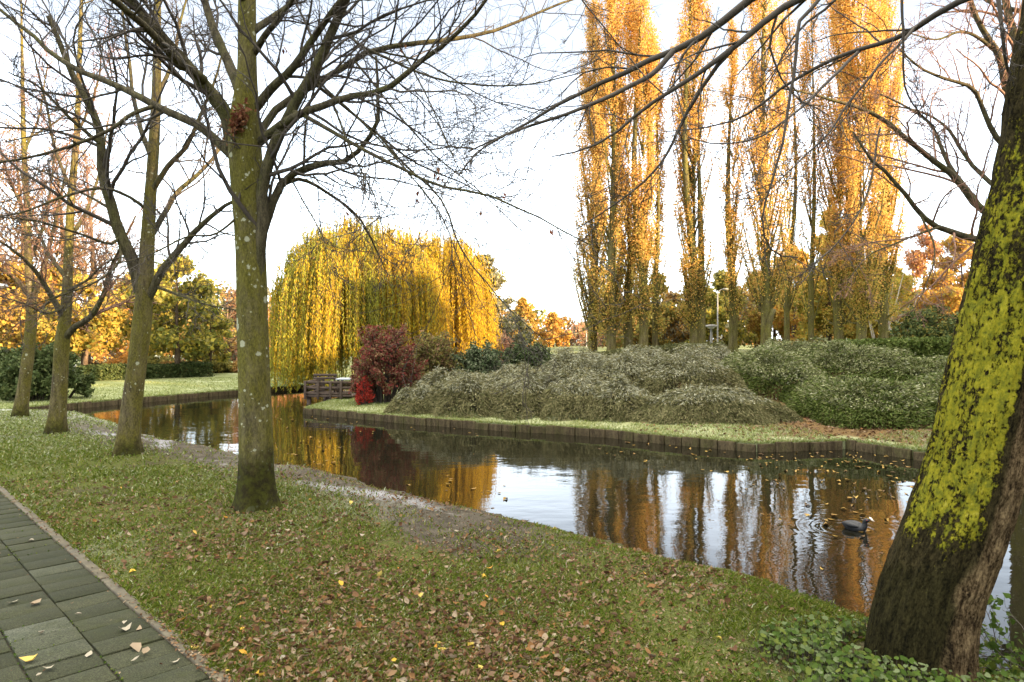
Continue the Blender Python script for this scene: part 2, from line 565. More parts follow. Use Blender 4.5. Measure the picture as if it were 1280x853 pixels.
M['gold_leaf'] = leaf_mat('golden_leaves', [(0.46, 0.31, 0.06), (0.40, 0.29, 0.06), (0.48, 0.29, 0.06), (0.28, 0.24, 0.06)], 0.45)
M['orange_leaf'] = leaf_mat('orange_leaves', [(0.48, 0.23, 0.055), (0.40, 0.19, 0.05), (0.50, 0.28, 0.07), (0.34, 0.19, 0.06)], 0.4)
M['rust_leaf'] = leaf_mat('rust_leaves', [(0.26, 0.14, 0.045), (0.32, 0.19, 0.06), (0.19, 0.115, 0.04), (0.36, 0.24, 0.07)], 0.4)
M['pink_leaf'] = leaf_mat('pinkish_leaves', [(0.44, 0.23, 0.14), (0.38, 0.20, 0.12), (0.46, 0.28, 0.17), (0.32, 0.18, 0.11)], 0.4)
M['olive_leaf'] = leaf_mat('olive_leaves', [(0.15, 0.15, 0.045), (0.22, 0.20, 0.05), (0.10, 0.11, 0.035), (0.28, 0.23, 0.06)], 0.35)
M['grey_leaf'] = leaf_mat('grey_green_leaves', [(0.20, 0.19, 0.13), (0.26, 0.24, 0.16), (0.15, 0.15, 0.10)], 0.35)
M['dark_leaf'] = leaf_mat('dark_evergreen_leaves', [(0.048, 0.070, 0.022), (0.070, 0.092, 0.030), (0.032, 0.048, 0.016), (0.092, 0.11, 0.038)], 0.15, 0.6)
M['holly_leaf'] = leaf_mat('bluish_evergreen_leaves', [(0.055, 0.080, 0.032), (0.090, 0.115, 0.055), (0.036, 0.055, 0.022), (0.15, 0.165, 0.10)], 0.15, 0.6)
M['juniper_leaf'] = leaf_mat('juniper_sprays', [(0.055, 0.080, 0.014), (0.088, 0.115, 0.024), (0.038, 0.058, 0.012), (0.12, 0.14, 0.036)], 0.15)
M['juniper_frost'] = leaf_mat('frosted_juniper_sprays', [(0.15, 0.160, 0.062), (0.22, 0.225, 0.11), (0.105, 0.118, 0.038), (0.28, 0.28, 0.17)], 0.15)
M['coto_leaf'] = leaf_mat('hay_coloured_sprays', [(0.128, 0.118, 0.050), (0.175, 0.160, 0.075), (0.088, 0.086, 0.034), (0.22, 0.195, 0.095)], 0.2)
M['coto_green'] = leaf_mat('olive_sprays', [(0.085, 0.088, 0.032), (0.130, 0.125, 0.050), (0.060, 0.066, 0.024)], 0.2)
M['coto_frost'] = leaf_mat('frosted_sprays', [(0.27, 0.265, 0.175), (0.36, 0.355, 0.26), (0.20, 0.198, 0.125)], 0.2)
M['red_leaf'] = leaf_mat('dark_red_leaves', [(0.17, 0.034, 0.030), (0.20, 0.055, 0.042), (0.12, 0.045, 0.032), (0.17, 0.095, 0.05)], 0.3)
M['crimson_leaf'] = leaf_mat('crimson_leaves', [(0.30, 0.028, 0.020), (0.24, 0.025, 0.020), (0.33, 0.05, 0.03)], 0.3)
M['brown_leaf'] = leaf_mat('russet_shrub_leaves', [(0.17, 0.10, 0.055), (0.22, 0.13, 0.07), (0.13, 0.095, 0.045), (0.15, 0.14, 0.05)], 0.3)
M['litter'] = leaf_mat('dry_fallen_leaves', [(0.060, 0.030, 0.016), (0.11, 0.055, 0.027), (0.21, 0.145, 0.09), (0.145, 0.080, 0.040), (0.28, 0.22, 0.15), (0.085, 0.042, 0.023), (0.19, 0.12, 0.065), (0.19, 0.095, 0.035)], 0.15, 0.75)
M['litter_yellow'] = leaf_mat('yellow_fallen_leaves', [(0.50, 0.33, 0.05), (0.46, 0.22, 0.035), (0.54, 0.42, 0.12), (0.40, 0.30, 0.06)], 0.2, 0.7)
M['litter_pale'] = leaf_mat('pale_fallen_leaves', [(0.34, 0.29, 0.21), (0.28, 0.22, 0.14), (0.31, 0.28, 0.22), (0.26, 0.17, 0.085)], 0.15, 0.7)
M['float_leaf'] = leaf_mat('floating_leaves', [(0.24, 0.15, 0.035), (0.15, 0.085, 0.03), (0.30, 0.20, 0.05), (0.09, 0.055, 0.025)], 0.0, 0.6)
M['grass'] = leaf_mat('grass_blades', [(0.070, 0.110, 0.010), (0.115, 0.160, 0.016), (0.170, 0.190, 0.032), (0.090, 0.135, 0.012), (0.22, 0.20, 0.07)], 0.35)
M['grass_frost'] = leaf_mat('frosted_grass_blades', [(0.18, 0.22, 0.07), (0.28, 0.31, 0.14), (0.14, 0.175, 0.04), (0.38, 0.40, 0.25)], 0.3)
M['ivy_leaf'] = leaf_mat('ground_ivy_leaves', [(0.040, 0.072, 0.010), (0.064, 0.102, 0.015), (0.025, 0.046, 0.007), (0.105, 0.130, 0.024)], 0.3, 0.65)
M['ivy_frost'] = leaf_mat('frosty_ground_ivy_leaves', [(0.085, 0.115, 0.040), (0.13, 0.16, 0.075), (0.055, 0.080, 0.025)], 0.3, 0.7)
M['dead_leaf'] = leaf_mat('russet_dead_leaves', [(0.13, 0.040, 0.022), (0.20, 0.075, 0.038), (0.09, 0.032, 0.02), (0.28, 0.14, 0.07)], 0.2)
M['steel'] = plain_mat('galvanised_steel', (0.42, 0.43, 0.43), 0.45, 0.1, 5, 0.7, 0)
M['lamp_grey'] = plain_mat('dull_grey_paint', (0.22, 0.22, 0.21), 0.6, 0.1, 5, bmp=0)
M['white'] = plain_mat('white_paint', (0.75, 0.75, 0.73), 0.5, 0.06, 5, bmp=0)
M['coot'] = plain_mat('black_feathers', (0.007, 0.0075, 0.009), 0.6, 0.4, 60, bmp=0.3)
M['beak'] = plain_mat('white_bill', (0.70, 0.66, 0.58), 0.45, 0.05, 20, bmp=0)
M['brick'] = None
M['slate'] = plain_mat('grey_roof_tiles', (0.10, 0.09, 0.09), 0.8, 0.3, 3)
M['glass'] = plain_mat('window_glass', (0.03, 0.035, 0.04), 0.05, 0.1, 3, bmp=0)
M['lamp_glass'] = plain_mat('lamp_diffuser', (0.6, 0.6, 0.58), 0.3, 0.05, 3, bmp=0)

def tile_mat():
    m, n, l, b = new_mat('concrete_slabs')
    g = n.new('ShaderNodeNewGeometry')
    r = ramp(n, [(0.0, (0.022, 0.024, 0.013)), (0.5, (0.031, 0.033, 0.019)), (0.93, (0.038, 0.040, 0.024)), (1.0, (0.065, 0.070, 0.056))])
    l.new(g.outputs['Random Per Island'], r.inputs[0])
    f = noise_node(n, l, 160, 2, 0.7)
    sp = ramp(n, [(0.30, (0.35, 0.35, 0.35)), (0.5, (0.95, 0.95, 0.95)), (0.68, (1.9, 1.85, 1.75))])
    l.new(f.outputs[0], sp.inputs[0])
    big = noise_node(n, l, 3.5, 5, 0.7)
    st = ramp(n, [(0.3, (0.75, 0.8, 0.68)), (0.7, (1.15, 1.12, 1.08))])
    l.new(big.outputs[0], st.inputs[0])
    x = n.new('ShaderNodeMix'); x.data_type = 'RGBA'; x.blend_type = 'MULTIPLY'; x.inputs[0].default_value = 1
    l.new(r.outputs[0], x.inputs[6]); l.new(sp.outputs[0], x.inputs[7])
    y = n.new('ShaderNodeMix'); y.data_type = 'RGBA'; y.blend_type = 'MULTIPLY'; y.inputs[0].default_value = 1
    l.new(x.outputs[2], y.inputs[6]); l.new(st.outputs[0], y.inputs[7])
    l.new(y.outputs[2], b.inputs['Base Color'])
    b.inputs['Roughness'].default_value = 0.85
    mo = noise_node(n, l, 9, 6, 0.75)
    mo2 = noise_node(n, l, 1.7, 4, 0.7)
    ms = math_node(n, l, 'ADD', math_node(n, l, 'MULTIPLY', mo.outputs[0], 0.6), math_node(n, l, 'MULTIPLY', mo2.outputs[0], 0.4))
    b.inputs['Specular IOR Level'].default_value = 0.15
    moss = mix_rgb(n, l, mrange(n, l, ms, 0.50, 0.64, 0, 0.65), y.outputs[2], (0.026, 0.030, 0.008))
    l.new(moss, b.inputs['Base Color'])
    bump(n, l, f.outputs[0], b, 0.5, 0.004)
    return m
M['tile'] = tile_mat()
M['kerb'] = plain_mat('concrete_kerb', (0.072, 0.060, 0.036), 0.9, 0.4, 14, bmp=0.4)
M['soil'] = plain_mat('joint_soil', (0.03, 0.026, 0.016), 1.0, 0.4, 30)

def brick_mat():
    m, n, l, b = new_mat('red_brick')
    t = n.new('ShaderNodeTexBrick')
    t.inputs['Scale'].default_value = 4
    t.inputs['Color1'].default_value = (0.24, 0.10, 0.065, 1)
    t.inputs['Color2'].default_value = (0.19, 0.085, 0.06, 1)
    t.inputs['Mortar'].default_value = (0.3, 0.28, 0.25, 1)
    tc = n.new('ShaderNodeTexCoord')
    l.new(tc.outputs['Object'], t.inputs['Vector'])
    l.new(t.outputs[0], b.inputs['Base Color'])
    b.inputs['Roughness'].default_value = 0.9
    return m
M['brick'] = brick_mat()

# ------------------------------------------------------------------ the lie of the land
WATER_Z = -0.35
SHORE = np.array([(-60, 17.6), (-24, 17.4), (-17, 17.3), (-13, 16.9), (-9.9, 16.1), (-7.39, 13.53), (-5.71, 11.95), (-4.43, 10.93), (-3.49, 10.07), (-2.82, 9.5),
                  (-2.31, 9.2), (-1.6, 8.45), (-1.05, 8.0), (-0.28, 7.24), (0.44, 6.57), (0.97, 6.1), (1.49, 5.55), (1.9, 5.2), (2.15, 4.9), (2.33, 4.5),
                  (2.62, 3.95), (3.0, 3.3), (3.6, 2.5), (5, 1.4), (8, -0.5), (20, -5), (80, -20)], float)
SHORE = smooth_line(np.c_[SHORE, np.zeros(len(SHORE))], 220)[:, :2]
LAND = np.vstack((SHORE, [(80, -80), (-60, -80)]))
EDGE_I = np.array([(0, 62), (-2.2, 42), (-4.0, 31), (-5.3, 24), (-5.55, 18.35), (-2.18, 15.95), (0, 14.75), (1.0, 14.35), (1.96, 13.8), (2.85, 13.0), (4.3, 12.0),
                   (6.1, 12.35), (6.7, 11.2), (8.6, 10.4), (12, 9.7), (18, 9.2), (30, 8.8), (75, 8)], float)
CEN_I = np.array((26.0, 62.0))
EDGE_L = np.array([(-60, 17.9), (-24, 17.7), (-17, 17.6), (-13.3, 18.2), (-12.1, 20.8), (-10.5, 24.3), (-8.7, 27.3), (-6.9, 31), (-5.6, 36), (-4.6, 46), (-3.5, 64)], float)
CEN_L = np.array((-34.0, 66.0))

def dist_poly(p, poly):
    d = np.full(len(p), 1e9)
    for a, b in zip(poly[:-1], poly[1:]):
        ab = b - a
        t = np.clip(((p - a) @ ab) / (ab @ ab), 0, 1)
        d = np.minimum(d, np.linalg.norm(p - (a + t[:, None] * ab), axis=1))
    return d

def inside(p, poly):
    c = np.zeros(len(p), bool)
    x, y = p[:, 0], p[:, 1]
    for (x1, y1), (x2, y2) in zip(poly, np.roll(poly, -1, 0)):
        if y1 == y2:
            continue
        k = ((y1 > y) != (y2 > y)) & (x < (x2 - x1) * (y - y1) / (y2 - y1) + x1)
        c ^= k
    return c

def shore_sd(p):
    d = dist_poly(p, SHORE)
    return np.where(inside(p, LAND), d, -d)

PU = np.array((-0.7071, 0.7071))          # the path runs this way
PN = np.array((-0.7071, -0.7071))         # and widens this way
P0 = np.array((-1.30, 3.2))               # a point on its grass-side edge

def ground_z(p):
    p = np.asarray(p, float)
    sd = shore_sd(p)
    p3 = np.c_[p, np.zeros(len(p))]
    sdn = sd + 0.07 * noise3(p3 * 2.3) + 0.04 * noise3(p3 * 7.1)
    z = np.where(sdn > 0, -0.22 + 0.22 * sstep(0, 0.75, sdn), -0.22 - 0.75 * sstep(0, 0.3, -sdn))
    und = 0.03 * noise3(p3 * 0.8) + 0.014 * noise3(p3 * 3.1) + 0.006 * noise3(p3 * 11)
    z = z + und * sstep(-0.2, 0.4, sdn)
    s = (p - P0) @ PN
    z = np.where(s > -0.25, z * (1 - sstep(-0.25, -0.02, s)) - 0.004, z)
    z = np.where((s > 0.0) & (s < 1.9), -0.07, z)
    far = sstep(60, 68, p[:, 1]) * (sd < 0)
    z = z * (1 - far) + far * (0.9 * sstep(-6, 6, p[:, 0]) - 0.05 * (1 - sstep(-6, 6, p[:, 0])))
    return z, sd

def island_z(p):
    p = np.asarray(p, float)
    v = dist_poly(p, EDGE_I)
    p3 = np.c_[p, np.zeros(len(p))]
    return -0.20 + 0.07 * sstep(0.05, 1.2, v) + 1.05 * sstep(1.2, 12.5, v) * sstep(-7, 1.5, p[:, 0]) + 0.03 * noise3(p3 * 0.7) * sstep(0.3, 2, v)

def lawn_z(p):
    p = np.asarray(p, float)
    v = dist_poly(p, EDGE_L)
    return -0.195 + 0.12 * sstep(0.3, 6, v)

def zi(x, y):
    return float(island_z(np.array([[x, y]]))[0])

def zl(x, y):
    return float(lawn_z(np.array([[x, y]]))[0])

def zg(x, y):
    return float(ground_z(np.array([[x, y]]))[0][0])

def spaced(stops):
    out = [stops[0][0]]
    for (a, s0), (b, s1) in zip(stops[:-1], stops[1:]):
        x = a
        while x < b - 1e-6:
            t = (x - a) / (b - a)
            x = min(b, x + s0 * (1 - t) + s1 * t)
            out.append(x)
    return np.array(out)

def grid_mesh(xs, ys):
    X, Y = np.meshgrid(xs, ys)
    p = np.c_[X.ravel(), Y.ravel()]
    nx, ny = len(xs), len(ys)
    i = (np.arange(ny - 1)[:, None] * nx + np.arange(nx - 1)[None]).ravel()
    return p, np.stack((i, i + 1, i + 1 + nx, i + nx), 1)

def set_attr(o, name, vals):
    a = o.data.attributes.new(name, 'FLOAT', 'POINT')
    a.data.foreach_set('value', np.asarray(vals, np.float32))

xs = spaced([(-1500, 200), (-200, 40), (-40, 1.2), (-13, 0.16), (-7, 0.085), (5.5, 0.085), (13, 0.3), (40, 3), (200, 40), (1500, 200)])
ys = spaced([(-300, 60), (-30, 4), (-2, 0.4), (1.5, 0.085), (9, 0.085), (18, 0.13), (24, 0.8), (75, 3), (300, 40), (1600, 200)])
gp, gf = grid_mesh(xs, ys)
gz, gsd = ground_z(gp)
ground = Mesh().add(np.c_[gp, gz], gf).build('ground', M['ground'], smooth=True)
tag(ground, kind='structure')
g3 = np.c_[gp, np.zeros(len(gp))]
right_fade = 1 - sstep(-0.7, 0.9, gp[:, 0])
mud_v = (1 - sstep(0.9, 2.0, gsd + 0.35 * noise3(g3 * 1.3))) * (0.35 + 0.65 * right_fade) * (0.6 + 0.4 * sstep(16.5, 12, gp[:, 1]))
mud_v = np.maximum(mud_v, (1 - sstep(0.0, 0.35, gsd)) * 0.9 * right_fade)
set_attr(ground, 'mud', mud_v)
frost_v = 0.16 + 0.55 * sstep(10, 17, gp[:, 1] - 0.25 * gp[:, 0] * 0) + 0.22 * noise3(g3 * 0.6)
set_attr(ground, 'frost', frost_v * (1 - sstep(0.2, 2, gp[:, 0]) * 0.6))
ice_v = np.exp(-((gsd - 0.95 - 0.25 * noise3(g3 * 0.9)) / 0.22) ** 2) * right_fade * sstep(3.5, 7, gp[:, 1]) * (0.7 + 0.5 * noise3(g3 * 0.7 + 5))
set_attr(ground, 'ice', ice_v)

def fan_sheet(name, edge, cen, zf, mat, step=0.3):
    L = np.linalg.norm(np.diff(edge, axis=0), axis=1)
    pts = [edge[0]]
    for a, b, l in zip(edge[:-1], edge[1:], L):
        k = max(1, int(l / step)) if l < 12 else max(1, int(l / 3))
        for j in range(1, k + 1):
            pts.append(a + (b - a) * j / k)
    E = np.array(pts)
    S = np.concatenate(([0, 0.002], np.linspace(0.006, 0.1, 14), np.linspace(0.11, 0.4, 36), np.linspace(0.43, 0.999, 16)))
    G = E[None] * (1 - S[:, None, None]) + cen[None, None] * S[:, None, None]
    p = G.reshape(-1, 2)
    z = zf(p)
    nx, ny = len(E), len(S)
    i = (np.arange(ny - 1)[:, None] * nx + np.arange(nx - 1)[None]).ravel()
    f = np.stack((i, i + 1, i + 1 + nx, i + nx), 1)
    v = np.c_[p, z]
    m = Mesh().add(v, f)
    sk = np.concatenate((np.c_[E, zf(E)], np.c_[E, np.full(len(E), -1.0)]))
    j = np.arange(len(E) - 1)
    m.add(sk, np.stack((j + len(E), j + 1 + len(E), j + 1, j), 1))
    o = m.build(name, mat, smooth=True)
    tag(o, kind='structure')
    allp = np.concatenate((p, E, E))
    return o, allp

bank, bp = fan_sheet('far_bank', EDGE_I, CEN_I, island_z, M['island'])
b3 = np.c_[bp, np.zeros(len(bp))]
vdist = dist_poly(bp, EDGE_I)
set_attr(bank, 'mud', np.clip(sstep(1.5, 2.3, vdist + 0.3 * noise3(b3 * 1.5)) + sstep(3.6, 6.0, bp[:, 0] + 0.5 * noise3(b3 * 1.2)) * 0.75 * sstep(0.12, 0.6, vdist), 0, 1) * (bp[:, 1] < 40) * (1 - 0.8 * sstep(9.0, 11.0, bp[:, 0])))
lawn, lp = fan_sheet('lawn', EDGE_L, CEN_L, lawn_z, M['lawn'])
set_attr(lawn, 'mud', np.zeros(len(lp)))

wxs = spaced([(-60, 6), (40, 6)])
wys = spaced([(-12, 6), (64, 6)])
wp, wf = grid_mesh(wxs, wys)
tag(Mesh().add(np.c_[wp, np.full(len(wp), WATER_Z)], wf).build('pond_water', M['water']), kind='structure')

# the slab path and its kerb
pm, km = Mesh(), Mesh()
def path_pt(u, s, z=0.0):
    q = P0 + PU * u + PN * s
    return (q[0], q[1], z)
rz_path = math.atan2(PU[1], PU[0])
rr = random.Random(3)
for col in range(6):
    u = -9.0 + (0.1 if col % 2 else 0.0)
    while u < 24:
        s = 0.066 + 0.15 + col * 0.305
        z = rr.uniform(-0.005, 0.004)
        x, y, _ = path_pt(u + 0.1, s)
        tilt = rr.uniform(-0.014, 0.014), rr.uniform(-0.018, 0.018)
        pm.box((x, y, -0.03 + z), (0.197 + rr.uniform(-0.003, 0.001), 0.297 + rr.uniform(-0.004, 0.002), 0.06), rz_path + rr.uniform(-0.008, 0.008))
        vv = pm.v[-1]
        vv[:, 2] += (vv[:, 0] - x) * tilt[0] + (vv[:, 1] - y) * tilt[1]
        u += 0.203
for k in range(33):
    x, y, _ = path_pt(-9 + k + 0.5, 0.032)
    km.box((x, y, -0.042 + rr.uniform(-0.004, 0.004)), (0.992, 0.06, 0.10), rz_path + rr.uniform(-0.003, 0.003))
path = pm.build('path', M['tile'], bevel=0.004)
tag(path, kind='structure')
tag(km.build('kerb', M['kerb'], bevel=0.006), kind='structure')
jm = Mesh()
x, y, _ = path_pt(7.5, 0.95)
jm.box((x, y, -0.06), (33, 1.85, 0.09), rz_path)
tag(jm.build('path_bed', M['soil']), kind='structure')

# ------------------------------------------------------------------ shade: unseen brick blocks added behind the camera, heights shaped to place shadow lines
def from_ts(t, s):
    """t across the sunlight, s away from the sun"""
    b = np.array((-math.sin(SUN_AZ), -math.cos(SUN_AZ)))
    a = np.array((b[1], -b[0]))
    q = a * t + b * s
    return q

def block(label, t0, t1, s0, depth, heights, windows=True):
    """an unseen brick block, added to cut the sunlight; heights = [(t, ridge height)...] along its length"""
    c = from_ts((t0 + t1) / 2, s0 - depth / 2)
    root = thing('shade_block', label, 'building', (c[0], c[1], 0))
    ang = math.atan2(math.sin(SUN_AZ), -math.cos(SUN_AZ))
    w = Mesh()
    hs = heights
    n = len(hs)
    front = [(*from_ts(t, s0), h) for t, h in hs]
    back = [(*from_ts(t, s0 - depth), h) for t, h in hs]
    v = []
    for (x, y, h), (x2, y2, h2) in zip(front, back):
        v += [(x, y, -0.3), (x, y, h), (x2, y2, -0.3), (x2, y2, h2)]
    f = []
    for k in range(n - 1):
        a, b = 4 * k, 4 * k + 4
        f += [(a, a + 1, b + 1, b), (a + 2, b + 2, b + 3, a + 3)]
    f += [(0, 2, 3, 1), (4 * n - 4, 4 * n - 3, 4 * n - 1, 4 * n - 2)]
    w.add(v, [f])
    w.build('wall', M['brick'], root)
    r = Mesh()
    for k in range(n - 1):
        (ta, ha), (tb, hb) = hs[k], hs[k + 1]
        ps = []
        for dz in (0.0, 0.25):
            for t, h in ((ta, ha), (tb, hb)):
                for s in (s0 + 0.3, s0 - depth - 0.3):
                    q = from_ts(t, s)
                    ps.append((q[0], q[1], h + dz + 0.003))
        r.add(ps, [[(0, 1, 3, 2), (4, 6, 7, 5), (0, 2, 6, 4), (1, 5, 7, 3), (0, 4, 5, 1), (2, 3, 7, 6)]])
    r.build('roof', M['slate'], root)
    if windows:
        t = t0 + 2.0
        while t < t1 - 1.5:
            h = np.interp(t, [a for a, b in hs], [b for a, b in hs])
            z = 1.6
            while z < h - 1.3:
                q = from_ts(t, s0 + 0.02)
                fr = Mesh().box((q[0], q[1], z), (1.5, 0.08, 1.3), ang).build('window', M['white'], root)
                q = from_ts(t, s0 + 0.055)
                Mesh().box((q[0], q[1], z), (1.34, 0.02, 1.14), ang).build('pane', M['glass'], fr)
                z += 2.9
            t += 4.2
    return root

TE = math.tan(SUN_EL)
S_B = -24.0
up0 = -S_B * TE
block('tall brick block added out of view to shade the near trees', -14, 5.595, S_B, 10, [(-14, 9.8 + up0), (5.595, 9.8 + up0)])
block('low brick block added out of view, letting sun onto the far bare trunks', 5.6, 8.395, S_B, 9, [(5.6, 5.3 + up0), (8.395, 5.3 + up0)])
block('sloped brick block added out of view to shade the evergreens and red bush', 8.4, 15.995, S_B, 10, [(8.4, 8.0 + up0), (11.0, 7.6 + up0), (12.0, 5.3 + up0), (15.995, 5.2 + up0)])
block('short brick block added out of view to shade the brown bush', 16, 17.395, S_B, 9, [(16, 4.6 + up0), (17.395, 4.6 + up0)])
block('brick block added out of view, sloped to part shade from sun on the willows', 17.4, 24.495, S_B, 10, [(17.4, 7.2 + up0), (19.6, 7.2 + up0), (21.8, 4.2 + up0), (24.495, 4.0 + up0)])
block('stepped brick block added out of view to shade the lower poplars', 24.5, 48, S_B, 10, [(24.5, 5.0 + up0), (31.0, 5.2 + up0), (32.0, 8.0 + up0), (40, 6.0 + up0), (48, 5.6 + up0)])

# ------------------------------------------------------------------ wooden bank edging
def revetment(label, pts, zt, zb, w=0.335):
    pts = np.asarray(pts, float)
    root = thing('wooden_bank_edging', label, 'bank edging', (pts[0][0], pts[0][1], zb))
    seg = np.linalg.norm(np.diff(pts, axis=0), axis=1)
    cum = np.concatenate(([0], np.cumsum(seg)))
    n = int(cum[-1] / w)
    rng = random.Random(11)
    for k in range(n):
        s = (k + 0.5) * w
        i = min(np.searchsorted(cum, s, side='right') - 1, len(seg) - 1)
        d = (pts[i + 1] - pts[i]) / seg[i]
        q = pts[i] + d * (s - cum[i]) + np.array((d[1], -d[0])) * (0.035 + rng.uniform(-0.012, 0.012))
        h = zt - zb + rng.uniform(-0.03, 0.015)
        b = Mesh()
        b.box((q[0], q[1], zb + h / 2), (w - rng.uniform(0.006, 0.028), 0.07, h), math.atan2(d[1], d[0]) + rng.uniform(-0.02, 0.02))
        o = b.build('board', M['wood_old'], root, bevel=0.012)
    return root

revetment('long dark board edging along the shrub bank across the pond', EDGE_I[3:15], -0.19, -0.75)
revetment('board edging along the frosted lawn behind the row of trees', EDGE_L[3:10], -0.19, -0.75, 0.42)

# ------------------------------------------------------------------ tree builders
def trunk_mesh(m, pts, rad, sides=20, flare=0.0, lump=0.04, mat=0, seed=0, n=60):
    line = smooth_line(np.c_[np.asarray(pts, float), np.asarray(rad, float)], n)
    p, r = line[:, :3], line[:, 3]
    T = unit(np.gradient(p, axis=0))
    U = unit(np.cross(T, np.array([0.0, 1.0, 0.05])))
    V = np.cross(T, U)
    a = np.arange(sides) / sides * 2 * np.pi
    hgt = p[:, 2] - p[0, 2]
    fl = flare * np.exp(-hgt / 0.20)
    ring = U[:, None] * np.cos(a)[None, :, None] + V[:, None] * np.sin(a)[None, :, None]
    lob = 1 + fl[:, None] * (1 + 0.8 * np.cos(a * 4 + seed)[None] + 0.4 * np.cos(a * 7 + seed * 2)[None])
    base = p[:, None] + ring * r[:, None, None]
    nn = noise3(base.reshape(-1, 3) * np.array([5, 5, 2.2]) + seed * 9.1).reshape(lob.shape)
    v = p[:, None] + ring * (r[:, None] * lob * (1 + lump * nn))[..., None]
    k = np.arange(n - 1)[:, None] * sides
    j = np.arange(sides)[None]
    q = np.stack((k + j, k + (j + 1) % sides, k + sides + (j + 1) % sides, k + sides + j), -1).reshape(-1, 4)
    m.add(v.reshape(-1, 3), [q, (np.arange(sides) + (n - 1) * sides)[None]], mat)
    return p, r

def limb_part(root, ctrl, r0, r1, mat, twigmat, kids=(7, 6, 4), seed=0, up=0.02, n=16, sides=8, lf=(0.42, 0.42, 0.5), twig_r=(0.0035, 0.0022, 0.0015), leaves=None, ang=(44, 46, 46), t0=0.22, extra=None):
    """one main limb (its own mesh) with all its finer branches as a sub-part"""
    rng = np.random.default_rng(seed)
    ctrl = np.asarray(ctrl, float)
    line = smooth_line(ctrl, n, 0.012 * np.linalg.norm(ctrl[-1] - ctrl[0]) / 3, rng)
    rad = np.linspace(r0, r1, n) ** 1.0
    m = Mesh()
    tubes(m, line, rad, sides)
    o = m.build('limb', mat, root, smooth=True)
    tw = Mesh()
    A, RA = grow(line[None], rad[None], kids[0], lf[0], ang[0], 9, 0.16, up, t0, 1.0, twig_r[0], 0.42, rng)
    tubes(tw, A, RA, 5)
    Bq, RB = grow(A, RA, kids[1], lf[1], ang[1], 7, 0.17, up * 0.6, 0.15, 1.0, twig_r[1], 0.6, rng)
    tubes(tw, Bq, RB, 4)
    if kids[2]:
        D, RD = grow(Bq, RB, kids[2], lf[2], ang[2], 5, 0.2, 0.0, 0.2, 1.0, twig_r[2], 0.7, rng)
        tubes(tw, D, RD, 3)
    mats = [twigmat]
    if leaves:
        lm, count, size = leaves
        src = (D if kids[2] else Bq).reshape(-1, 3)
        c = src[rng.integers(0, len(src), count)] + rng.normal(size=(count, 3)) * 0.02
        leaf_quads(tw, c, size, 0.55, 1, rng=rng)
        mats.append(lm)
    tw.build('twigs', mats, o)
    return o

# ------------------------------------------------------------------ the row of bare trees along the path
def bare_tree(label, base, trunk_ctrl, trunk_rad, limbs, flare, bark, seed, leaves=None, kids=(7, 6, 4), sides=24, auto=0, twig_r=(0.0035, 0.0022, 0.0015), twigmat=None, group='bare trees in a row beside the path', twl=(0.42, 0.42, 0.5), auto_len=2.6):
    twigmat = twigmat or M['twig']
    root = thing('bare_tree', label, 'tree', base, group)
    m = Mesh()
    p, r = trunk_mesh(m, trunk_ctrl, trunk_rad, sides, flare, 0.05, 0, seed, 90)
    m.build('trunk', bark, root, smooth=True)
    for k, (ctrl, r0, r1) in enumerate(limbs):
        limb_part(root, PP(ctrl), r0, r1, M['bark_limb'], twigmat, kids, seed * 100 + k, leaves=leaves, twig_r=twig_r, lf=twl)
    rng = np.random.default_rng(seed + 500)
    for k in range(auto):                      # the upper crown, above the frame
        t = rng.uniform(0.62, 0.98)
        i = int(t * (len(p) - 1))
        a = rng.uniform(0, 2 * np.pi)
        d = np.array((math.cos(a), math.sin(a), rng.uniform(0.35, 0.9)))
        ln = auto_len * rng.uniform(0.7, 1.2) * (1.25 - t)
        c = [p[i], p[i] + d * ln * 0.35, p[i] + d * ln * 0.7 + np.array((0, 0, 0.1 * ln)), p[i] + d * ln + np.array((0, 0, 0.05 * ln))]
        limb_part(root, c, r[i] * 0.5, 0.008, M['bark_limb'], twigmat, (5, 4, 3), seed * 100 + 50 + k, leaves=leaves, twig_r=twig_r)
    return root

